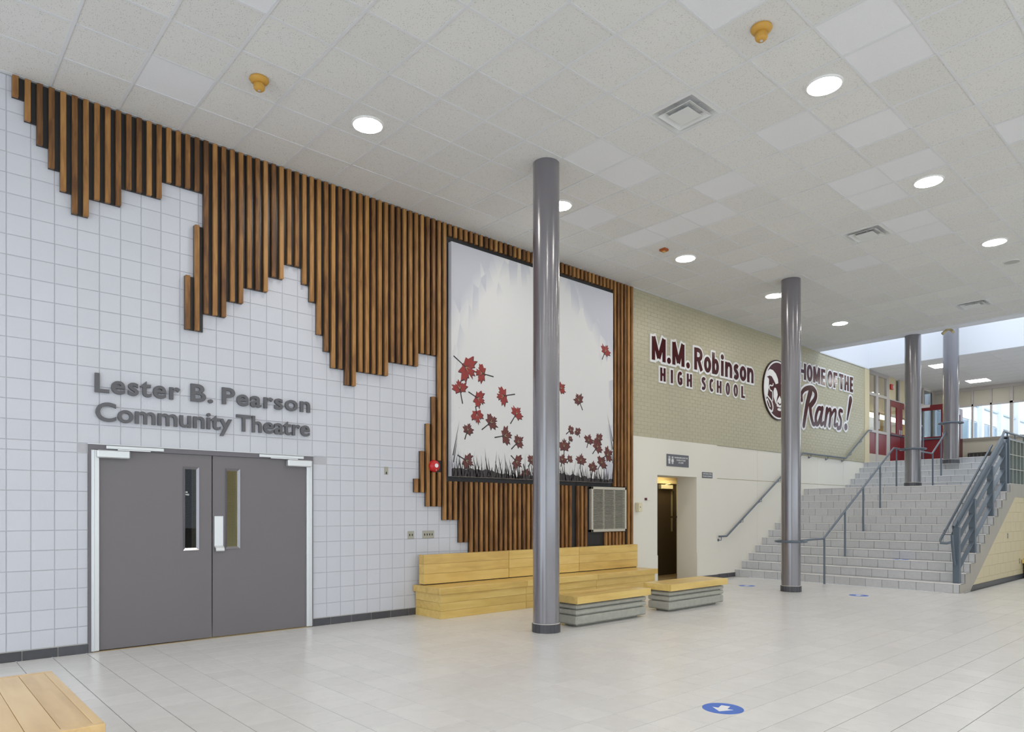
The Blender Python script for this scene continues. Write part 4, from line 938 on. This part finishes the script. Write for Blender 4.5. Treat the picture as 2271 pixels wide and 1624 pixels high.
for xs, z0, z1, ln in ((6.24,2.2,2.62,.09),(6.23,2.3,2.82,.13),(9.88,2.35,2.75,-.03),(9.89,2.6,3.05,-.12),(9.89,2.75,3.25,-.16),(6.9,2.0,2.45,-.05),(7.05,2.0,2.42,.04)):
    gr.poly([(xs, CY-.0026, z0), (xs+.02, CY-.0026, z0), (xs+ln, CY-.0026, z1)])
pr_ = [(6.213, 1.993)]; x = 6.213
while x < 9.9: pr_.append((x, 2.07+.04*math.sin(x*3.1)+random.uniform(-.015, .03))); x += .05
pr_.append((9.908, 2.06)); pr_.append((9.908, 1.993))
for a, b in zip(pr_[1:-2], pr_[2:-1]): gr.poly([(a[0], CY-.0022, 1.993), (b[0], CY-.0022, 1.993), (b[0], CY-.0022, b[1]), (a[0], CY-.0022, a[1])])
tag(obj('painted_grass', gr, 'paint_dark', cv), kind='stuff')

# louvred wall grille at the foot of the slats
gl = thing('wall_grille', (9.84, -.07, 1.10), 'pale metal louvred air grille set into the wood slats', 'grille')
obj('frame', MB().bbox(9.35, 9.395, -.092, -.024, 1.105, 1.915, .004).bbox(10.285, 10.33, -.092, -.024, 1.105, 1.915, .004).bbox(9.35, 10.33, -.092, -.024, 1.105, 1.15, .004).bbox(9.35, 10.33, -.092, -.024, 1.87, 1.915, .004), 'metal_grille', gl)
obj('cavity', MB().box(9.39, 10.29, -.03, -.024, 1.14, 1.88), 'grille_dark', gl)
for k in range(30): z = 1.155+k*.0243; obj('louvre', MB().prism([(-.084, z), (-.084, z+.006), (-.05, z+.017), (-.05, z+.011)], 'x', 9.39, 10.29), 'metal_grille', gl)
for x in (9.69, 9.99): obj('divider', MB().box(x-.004, x+.004, -.088, -.05, 1.14, 1.88), 'metal_grille', gl)

# ================================================================== BENCHES
lb = thing('long_bench', (8.08, -.31, 0), 'long maple settle bench with a tall planked back against the slat wall', 'bench')
bj = [5.64, 7.244, 8.86, 10.475]; sj = [5.595, 7.239, 8.856, 10.515]; kj = [5.66, 7.275, 8.905, 10.523]
for a, b in zip(bj[:-1], bj[1:]):
    for z0, z1 in ((0.0, .105), (.107, .218), (.220, .336)): obj('base_plank', MB().bbox(a+.003, b-.003, -.627, -.02, z0, z1, .002), 'bench_wood', lb)
for a, b in zip(sj[:-1], sj[1:]): obj('seat', MB().bbox(a+.002, b-.002, -.665, -.02, .338, .428, .005), 'bench_wood', lb)
for a, b in zip(kj[:-1], kj[1:]):
    for z0, z1 in ((.440, .583), (.585, .723), (.725, .856)): obj('back_plank', MB().bbox(a+.004, b-.004, -.20, -.075, z0, z1, .002), 'bench_wood', lb)
obj('back_support', MB().box(5.68, 10.5, -.185, -.09, .425, .445), 'dark_hole', lb)

def ribbed_bench(x0, x1, y0, y1, zt, label, wood_, along):
    o = thing('ribbed_bench', ((x0+x1)/2, (y0+y1)/2, 0), label, 'bench'); k = zt/.405
    i = .065; b = MB(); X0, X1, Y0, Y1 = x0+i, x1-i, y0+.08, y1-.08
    b.bbox(X0+.06, X1-.06, Y0+.05, Y1-.05, 0, .035*k, .012)
    b.bbox(X0-.03, X1+.03, Y0-.03, Y1+.03, .030*k, .145*k, .018); b.bbox(X0+.01, X1-.01, Y0+.01, Y1-.01, .14*k, .165*k, .006)
    b.bbox(X0-.03, X1+.03, Y0-.03, Y1+.03, .160*k, .222*k, .014); b.bbox(X0+.01, X1-.01, Y0+.01, Y1-.01, .22*k, .245*k, .006)
    b.bbox(X0-.03, X1+.03, Y0-.03, Y1+.03, .238*k, .288*k, .012); b.bbox(X0, X1, Y0, Y1, .285*k, .312*k, .006)
    obj('concrete_base', b, 'bench_concrete', o)
    bw_ = .045; zb = .31*k
    for a in ((x0, x1, y0, y0+bw_), (x0, x1, y1-bw_, y1), (x0, x0+bw_, y0+bw_, y1-bw_), (x1-bw_, x1, y0+bw_, y1-bw_)): obj('edge_board', MB().bbox(*a, zb, zt, .003), wood_, o)
    n = 3 if along == 'x' else max(3, round((x1-x0-.09)/.145))
    for q in range(n):
        if along == 'x': a0 = y0+bw_+(y1-y0-2*bw_)*q/n; a1 = y0+bw_+(y1-y0-2*bw_)*(q+1)/n; obj('seat_plank', MB().bbox(x0+bw_+.001, x1-bw_-.001, a0+.001, a1-.001, zb+.01, zt-.001, .002), wood_, o)
        else: a0 = x0+bw_+(x1-x0-2*bw_)*q/n; a1 = x0+bw_+(x1-x0-2*bw_)*(q+1)/n; obj('seat_plank', MB().bbox(a0+.001, a1-.001, y0+bw_+.001, y1-bw_-.001, zb+.01, zt-.001, .002), wood_, o)
    return o
ribbed_bench(6.47, 7.985, -2.38, -1.90, .400, 'low bench of ribbed concrete with a maple slab, right beside the round column', 'bench_wood', 'x')
ribbed_bench(8.487, 10.022, -2.365, -1.87, .408, 'low bench of ribbed concrete with a maple slab, standing in front of the doorway', 'bench_wood', 'x')
ribbed_bench(.30, .79, -4.497, -3.008, .45, 'low maple-topped bench out on the floor opposite the grey double doors', 'bench_wood_y', 'y')
# bench at the cream wall under the landing
wb_ = thing('wall_bench', (19.6, YS-.22, 0), 'wooden bench top against the cream wall under the landing', 'bench')
obj('seat', MB().bbox(18.66, 20.5, YS-.45, YS-.015, .33, .412, .004), 'bench_wood', wb_)
obj('base', MB().box(18.80, 20.4, YS-.36, YS-.03, 0, .332), 'dark_hole', wb_)

# ================================================================== HAND RAILS
RR = .021
def bracket(m, x, y, z, yw): m.tube([(x, yw-.002, z-.085), (x, y, z-.085), (x, y, z-RR)], .008, 6); m.lathe([(.03,0),(.03,-.008),(.0,-.010)], (x, yw, z-.085), 14, 'y')
hw = thing('wall_handrail', (17.5, -.04, .9), 'grey tube handrail on brackets up the cream stair wall', 'handrail')
yr = -.055
obj('rail', MB().tube([(13.58, yr, .925), (13.88, yr, .925), (17.53, yr, 2.965), (20.14, yr, 2.965), (21.74, yr, 3.875), (21.95, yr, 3.875)], RR, 12), 'rail_paint', hw, smooth=True)
def zrail(x): return .925 if x < 13.88 else min(2.965, .925+(x-13.88)*2.04/3.65) if x < 20.14 else 2.965+(x-20.14)*.91/1.6
for x in (13.66, 14.58, 15.42, 16.35, 17.20, 17.98, 18.98, 20.0, 20.5, 21.22):
    b = MB(); bracket(b, x, yr, zrail(x), .02 if x < 17.7 else 0.0); obj('bracket', b, 'rail_paint', hw)

def ring(x, y, z, r, rr_=.021, n=28): return [(x+r*math.cos(2*math.pi*k/n), y+r*math.sin(2*math.pi*k/n), z) for k in range(n)]
# centre rail: ring on column, posts, slope, ring on landing column
cr_ = thing('centre_handrail', (14.2, -2.05, 0), 'grey centre handrail up the lower flight, tied by rings to two columns', 'handrail')
yc = -2.05
obj('column_ring', MB().tube(ring(12.46, -2.21, .92, .265), RR, 10, closed=True), 'rail_paint', cr_, smooth=True)
obj('rail', MB().tube([(12.715, -2.16, .92), (14.18, yc, .92), (17.96, yc, 2.985), (18.40, yc+.02, 2.985)], RR, 12), 'rail_paint', cr_, smooth=True)
obj('column_ring', MB().tube(ring(18.56, -2.27, 2.975, .275), RR, 10, closed=True), 'rail_paint', cr_, smooth=True)
for x, z0 in ((14.22, 0), (15.21, 3*RISE), (16.17, 6*RISE), (17.13, 9*RISE), (18.14, LAND)):
    zt = min(2.985, .92+max(0, x-14.18)*2.065/3.78); obj('post', MB().tube([(x, yc, z0-.001), (x, yc, zt-.01)], .019, 12), 'rail_paint', cr_, smooth=True)
cu_ = thing('upper_handrail', (20.05, -2.25, LAND), 'short grey handrail up the upper flight between the two landing columns', 'handrail')
obj('rail', MB().tube([(18.86, -2.26, 2.955), (20.0, -2.25, 2.955), (21.17, -2.25, 3.63), (21.19, -2.25, 3.66), (21.19, -2.25, 3.82)], RR, 12), 'rail_paint', cu_, smooth=True)
obj('column_ring', MB().tube(ring(21.22, -2.33, 3.825, .278), RR, 10, closed=True), 'rail_paint', cu_, smooth=True)
for x, z0, zt in ((20.05, LAND, 2.975), (20.70, LAND+2*RISE, 3.35)): obj('post', MB().tube([(x, -2.25, z0-.001), (x, -2.25, zt)], .019, 12), 'rail_paint', cu_, smooth=True)
pg = thing('door_guard_rail', (22.3, -1.2, UP), 'bent grey tube guard rail on the upper floor by the maroon doors', 'handrail')
obj('hoop', MB().tube([(22.0, -1.42, UP-.001), (22.0, -1.42, 3.78), (22.03, -1.40, 3.88), (22.12, -1.34, 3.93), (22.6, -1.0, 3.94), (22.6, -1.0, UP-.001)], .02, 10), 'rail_paint', pg, smooth=True)

# right-hand guard: posts, flat bars, top bar, two tube rails
gd = thing('stair_guard', (14.45, -4.3, RISE), 'blue-grey steel guard with flat bars down the open side of the stairs', 'railing')
gs = RISE/RUN; zg = lambda x: 1.185+(x-14.50)*gs
for x, k in ((14.50, 1), (15.45, 4), (16.66, 8), (17.62, 11)):
    p = MB().bbox(x-.045, x+.045, -4.362, -4.255, k*RISE-.001, zg(x)-.0, .004); p.box(x-.012, x+.012, -4.31, -4.29, zg(x)-.01, zg(x)+.15)
    obj('post', p, 'rail_paint', gd)
def slopebar(m, x0, x1, y0, y1, dz, t): return m.prism([(x0, zg(x0)+dz), (x1, zg(x1)+dz), (x1, zg(x1)+dz+t), (x0, zg(x0)+dz+t)], 'y', y0, y1)
obj('top_bar', slopebar(MB(), 14.46, 17.72, -4.335, -4.280, -.03, .06), 'rail_paint', gd)
obj('infill_plate', slopebar(MB(), 14.55, 17.60, -4.315, -4.300, .03, .10), 'rail_paint', gd)
for dz in (-.26, -.54, -.81):
    for a, b in ((14.545, 15.405), (15.495, 16.615), (16.705, 17.575)): obj('flat_bar', slopebar(MB(), a, b, -4.345, -4.275, dz, .018).bm(bmesh.new()), 'rail_paint', gd)
zt = .185
obj('upper_rail', MB().tube([(14.42, -4.30, .50), (14.36, -4.30, .62), (14.28, -4.30, .92), (14.27, -4.30, 1.05), (14.33, -4.30, 1.20), (14.50, -4.30, zg(14.5)+zt-.05), (17.60, -4.30, zg(17.6)+zt-.02), (17.72, -4.30, 3.165), (20.6, -4.30, 3.165)], .024, 12), 'rail_paint', gd, smooth=True)
obj('inner_rail', MB().tube([(14.28, -4.28, .92), (14.18, -4.24, .90), (14.12, -4.16, .905), (14.20, -4.135, .955), (14.32, -4.13, 1.02), (17.50, -4.13, zg(17.5)+.02)], .021, 12), 'rail_paint', gd, smooth=True)
for x in (14.42, 15.45, 16.66, 17.4): obj('bracket', MB().tube([(x, -4.28, zg(x)-.09), (x, -4.13, zg(x)-.09), (x, -4.13, zg(x)-.005)], .008, 6), 'rail_paint', gd)
# glass-block balustrade of the landing
gb = thing('glass_block_wall', (18.9, -4.32, LAND), 'low wall of clear glass blocks edging the stair landing', 'balustrade')
obj('end_post', MB().box(17.80, 17.855, -4.37, -4.27, LAND-.001, 3.06), 'rail_paint', gb); obj('cap_bar', MB().box(17.80, 20.6, -4.345, -4.285, 3.018, 3.045), 'rail_paint', gb)
gw = .312; jb = MB()
for c in range(10): jb.box(17.86+gw*c-.005, 17.86+gw*c+.005, -4.36, -4.28, LAND, 3.018)
for r in range(4): jb.box(17.855, 20.6, -4.36, -4.28, LAND+.313*r-.005+.006, LAND+.313*r+.011)
obj('joints', jb, 'grout_light', gb)
blk = MB(); ww = gw-.012; hh = .300; nr = 8
for q in range(nr):                             # fluted faces
    a0 = -ww/2+ww*q/nr; a1 = -ww/2+ww*(q+1)/nr; mdl = (a0+a1)/2
    for s in (-1, 1):
        y = s*.04; yb2 = s*.028
        blk.poly([(a0, yb2, -hh/2), (mdl, y, -hh/2), (mdl, y, hh/2), (a0, yb2, hh/2)]); blk.poly([(mdl, y, -hh/2), (a1, yb2, -hh/2), (a1, yb2, hh/2), (mdl, y, hh/2)])
blk_me = blk.mesh('glass_block', 'block_glass')
for c in range(9):
    for r in range(3): put('glass_block', blk_me, (17.86+gw*(c+.5), -4.32, LAND+.008+.313*(r+.5)), gb)
for x in (17.92, 18.55, 19.3): obj('rail_stub', MB().box(x-.012, x+.012, -4.325, -4.300, 3.04, 3.15), 'rail_paint', gb)

# ================================================================== FLOOR DECALS
def decal(x, y, z, r, ang, label, squash=1.):
    o = thing('floor_decal', (x, y, z), label, 'floor sticker')
    d = obj('disc', MB().lathe([(r, 0), (r, .0008), (r-.001, .0012)], (x, y, z), 40), 'decal_blue', o)
    A = [(.0, -.62), (.52, -.02), (.22, -.02), (.22, .52), (-.22, .52), (-.22, -.02), (-.52, -.02)]; ca, sa = math.cos(ang), math.sin(ang)
    obj('arrow', MB().prism([(x+r*(a*ca-b*sa), y+r*(a*sa+b*ca)) for a, b in A], 'z', z+.0012, z+.0018), 'decal_white', d)
decal(4.672, -5.485, 0, .150, math.radians(-75), 'blue round floor sticker with a white arrow on the open floor')
decal(12.735, -3.30, 0, .155, math.radians(100), 'blue arrow floor sticker in front of the bottom step, right of the ringed column')
decal(12.72, -1.185, 0, .155, math.radians(100), 'blue arrow floor sticker between the ringed column and the cream wall')
decal(15.10, -3.17, 3*RISE, .14, math.radians(100), 'blue round sticker on a lower stair tread')

# ================================================================== CEILING DEVICES
for i, j in LIGHTS:
    x = GX+GS*(i+.5); y = GY-GS*(j+.5)
    if not (-6 < x < XB and -16 < y < 0): continue
    lab = {(0,1): 'round glowing ceiling downlight above the middle of the slat wall', (5,1): 'round ceiling downlight half hidden by the column at the painting', (10,1): 'round glowing ceiling downlight beside the orange alarm device',
           (15,1): 'round ceiling downlight touching the top of the ringed column', (20,1): 'round glowing ceiling downlight above the maroon wall lettering near the light well', (5,7): 'large round ceiling downlight next to the dome detector and the large diffuser',
           (10,7): 'round ceiling downlight with a whiter tile beside it, out past the middle diffuser', (15,7): 'round ceiling downlight next to the flat grey speaker'}.get((i, j), 'round downlight in the ceiling over the near side of the lobby')
    o = thing('downlight', (x, y, ZC), lab, 'light', 'recessed ceiling downlights')
    obj('trim_ring', MB().lathe([(.158, .0055), (.158, -.010), (.174, -.004), (.178, .0055)], (x, y, ZC), 32, cap=False), 'white_plastic', o, smooth=True)
    obj('lens', MB().lathe([(.1575, .003), (.1575, -.006), (.0, -.006)], (x, y, ZC), 32), 'lamp_glow', o)
for i, j in VENTS:
    x0, x1, y0, y1 = cell(i, j); x = (x0+x1)/2; y = (y0+y1)/2; h = GS/2-.012
    o = thing('air_diffuser', (x, y, ZC), {4: 'square ceiling air diffuser near the column at the painting, its black inside showing', 12: 'square ceiling air diffuser out from the Robinson lettering, next to whiter tiles', 21: 'square ceiling air diffuser close to the light well edge'}[i], 'vent', 'square ceiling air diffusers')
    def sq(m, a, za, b, zb):
        for k in range(4):
            c = [(-1,-1),(1,-1),(1,1),(-1,1)]; p, q = c[k], c[(k+1)%4]
            m.poly([(x+p[0]*a, y+p[1]*a, za), (x+q[0]*a, y+q[1]*a, za), (x+q[0]*b, y+q[1]*b, zb), (x+p[0]*b, y+p[1]*b, zb)])
    m = MB(); sq(m, h, ZC+.003, h-.035, ZC-.002); sq(m, h-.035, ZC-.002, h-.075, ZC+.05); sq(m, h-.075, ZC+.05, h-.08, ZC+.055); obj('frame', m, 'vent_white', o)
    m = MB(); sq(m, h-.075, ZC+.05, h-.085, ZC+.10); obj('throat', m, 'dark_hole', o); obj('duct', MB().box(x-h+.08, x+h-.08, y-h+.08, y+h-.08, ZC+.10, ZC+.11), 'dark_hole', o)  # throat and duct coloured black to paint the shade in the gaps
    m = MB(); sq(m, .200, ZC-.012, .200, ZC-.018); sq(m, .200, ZC-.018, .140, ZC+.016); sq(m, .200, ZC-.012, .140, ZC+.022); sq(m, .140, ZC+.016, .140, ZC+.022); obj('ring_plate', m, 'vent_white', o)
    m = MB().box(x-.125, x+.125, y-.125, y+.125, ZC-.022, ZC-.016); obj('centre_plate', m, 'vent_white', o)
    obj('hanger', MB().box(x-.006, x+.006, y-.2, y+.2, ZC+.03, ZC+.036).box(x-.2, x+.2, y-.006, y+.006, ZC+.03, ZC+.036).box(x-.01, x+.01, y-.01, y+.01, ZC-.01, ZC+.1), 'vent_white', o)
for x, y, lab in ((2.743, -1.556, 'mustard yellow dome smoke detector on the ceiling near the slat wall'), (5.76, -5.21, 'mustard yellow dome smoke detector on the ceiling out near the air diffuser')):
    o = thing('smoke_detector', (x, y, ZC), lab, 'detector')
    obj('base', MB().lathe([(.088, .004), (.092, -.012), (.080, -.030), (.045, -.045)], (x, y, ZC), 28), 'mustard', o, smooth=True)
    obj('dome', MB().lathe([(.045, -.044), (.055, -.060), (.052, -.095), (.036, -.110), (.015, -.112), (.0, -.112)], (x, y, ZC), 24), 'mustard', o, smooth=True)
    obj('sensor_eye', MB().lathe([(.014, -.111), (.014, -.116), (.0, -.117)], (x, y, ZC), 12), 'aluminium', o)
o = thing('orange_detector', (9.445, -1.556, ZC), 'small square orange-red alarm device on the ceiling', 'detector')
obj('base', MB().bbox(9.445-.055, 9.445+.055, -1.556-.055, -1.556+.055, ZC-.03, ZC+.007, .006), 'detector_red', o); obj('lens', MB().lathe([(.03,-.03),(.025,-.042),(.0,-.045)], (9.445,-1.556,ZC), 16), 'mustard', o)
o = thing('ceiling_speaker', (14.364, -5.163, ZC), 'flat grey round speaker grille in the ceiling', 'speaker')
obj('grille', MB().lathe([(.112, .006), (.115, -.004), (.0, -.007)], (14.364, -5.163, ZC), 28), 'speaker_grey', o); obj('rim', MB().lathe([(.112,.006),(.112,-.007),(.122,-.004),(.124,.006)], (14.364,-5.163,ZC), 28, cap=False), 'vent_white', o)
o = thing('emergency_light', (18.50, -3.04, ZC-.012), 'twin-head brass emergency light under the ceiling edge', 'light')
obj('mount', MB().lathe([(.06, .002), (.06, -.02), (.02, -.03)], (18.50, -3.04, ZC-.012), 18), 'brass', o)
for s in (-1, 1):
    a = Vector((18.50, -3.04+s*.07, ZC-.06)); d = Vector((-.55, s*.55, -.65)).normalized(); n0 = a+d*.13
    obj('lamp_head', MB().tube([(18.50, -3.04, ZC-.03), tuple(a)], .014, 8).tube([tuple(a-d*.02), tuple(a+d*.03), tuple(a+d*.075)], .034, 14), 'brass', o, smooth=True)

# ================================================================== WALL DEVICES
o = thing('alarm_bell', (5.928, -.03, 2.13), 'red round fire alarm bell on the wood slats', 'bell')
obj('back_box', MB().box(5.87, 5.99, -.06, -.0222, 2.07, 2.19), 'black_frame', o)
obj('gong', MB().lathe([(.086, -.055), (.088, -.075), (.080, -.105), (.055, -.125), (.0, -.132)], (5.928, 0, 2.13), 32, 'y'), 'bell_red', o, smooth=True)
obj('badge', MB().lathe([(.030, -.118), (.030, -.133), (.0, -.134)], (5.932, 0, 2.135), 18, 'y'), 'white_plastic', o); obj('badge', MB().lathe([(.013, -.108), (.013, -.123), (.0, -.124)], (5.934, 0, 2.078), 12, 'y'), 'white_plastic', o)
def plate(name, x0, x1, z0, z1, label, holes, mat_='outlet_plate', y=0., cat='outlet'):
    o = thing(name, ((x0+x1)/2, y, z0), label, cat); p = obj('plate', MB().bbox(x0, x1, y-.007, y-.0005, z0, z1, .003), mat_, o)
    for hx_, hz in holes: obj('socket', MB().box(hx_-.008, hx_+.008, y-.0085, y-.006, hz-.015, hz+.015), 'dark_hole', p)
plate('outlet_plate', 5.519, 5.628, 1.083, 1.192, 'small metal wall plate with two dark slots beside the slats', [(5.552, 1.138), (5.596, 1.138)])
plate('outlet_plate', 5.772, 5.978, 1.083, 1.194, 'wide metal wall plate with four dark slots beside the slats', [(5.81+.044*k, 1.138) for k in range(4)])
plate('switch_plate', 5.135, 5.199, 1.984, 2.090, 'narrow grey switch plate high on the white block wall', [(5.167, 2.005)], cat='switch')
plate('outlet_plate', 17.49, 17.575, .90, 1.02, 'grey double outlet on the cream block wall under the landing', [(17.532, .985), (17.532, .935)], y=YS-.001)
plate('outlet_plate', 18.47, 18.55, .33, .45, 'low outlet on the cream block wall beside the wall bench', [(18.51, .42), (18.51, .36)], y=YS-.001)
o = thing('intercom_box', (10.75, -.04, 1.47), 'cream intercom box on the white wall beside the slats', 'box'); obj('housing', MB().bbox(10.70, 10.80, -.10, -.0005, 1.468, 1.642, .006), 'beige_plastic', o); obj('key_hole', MB().lathe([(.010,-.102),(.010,-.0985)], (10.735, 0, 1.555), 10, 'y'), 'dark_hole', o)
o = thing('wall_call_button', (11.02, -.02, 1.70), 'tiny dark red call button with a short wire on the white wall', 'button'); obj('button', MB().bbox(10.995, 11.045, -.03, -.0005, 1.69, 1.735, .004), 'dark_red', o); obj('wire', MB().tube([(11.02,-.006,1.695),(11.05,-.006,1.69),(11.17,-.006,1.69)], .003, 5), 'aluminium', o)
o = thing('alarm_strobe', (23.81, .04, 5.36), 'red alarm strobe above the maroon doors', 'alarm'); obj('body', MB().bbox(23.73, 23.89, .01, .0695, 5.33, 5.50, .01), 'bell_red', o); obj('lens', MB().bbox(23.83, 23.88, -.01, .012, 5.37, 5.46, .006), 'white_plastic', o)
# notice text showing through the left door window
v, f = glyph('OR', .01, .5); 
nb = thing('door_notice', (2.55, .03, 1.65), 'pale notice lettering OR WED behind the left door window', 'notice')
for tx, xa, xb, zb in (('OR', 2.530, 2.556, 1.683), ('WED', 2.529, 2.572, 1.655)):
    v, f = glyph(tx, .02, .5); e = ext(v); m = MB()
    for q in v: m.v.append((xa+(q[0]-e[0])*(xb-xa)/(e[1]-e[0]), .0135-q[2]*.0005, zb+(q[1]-e[2])*.018/(e[3]-e[2])))
    for q in f: m.f.append(tuple(q)); m.mi.append(0)
    obj('lettering', m, 'sign_white', nb)
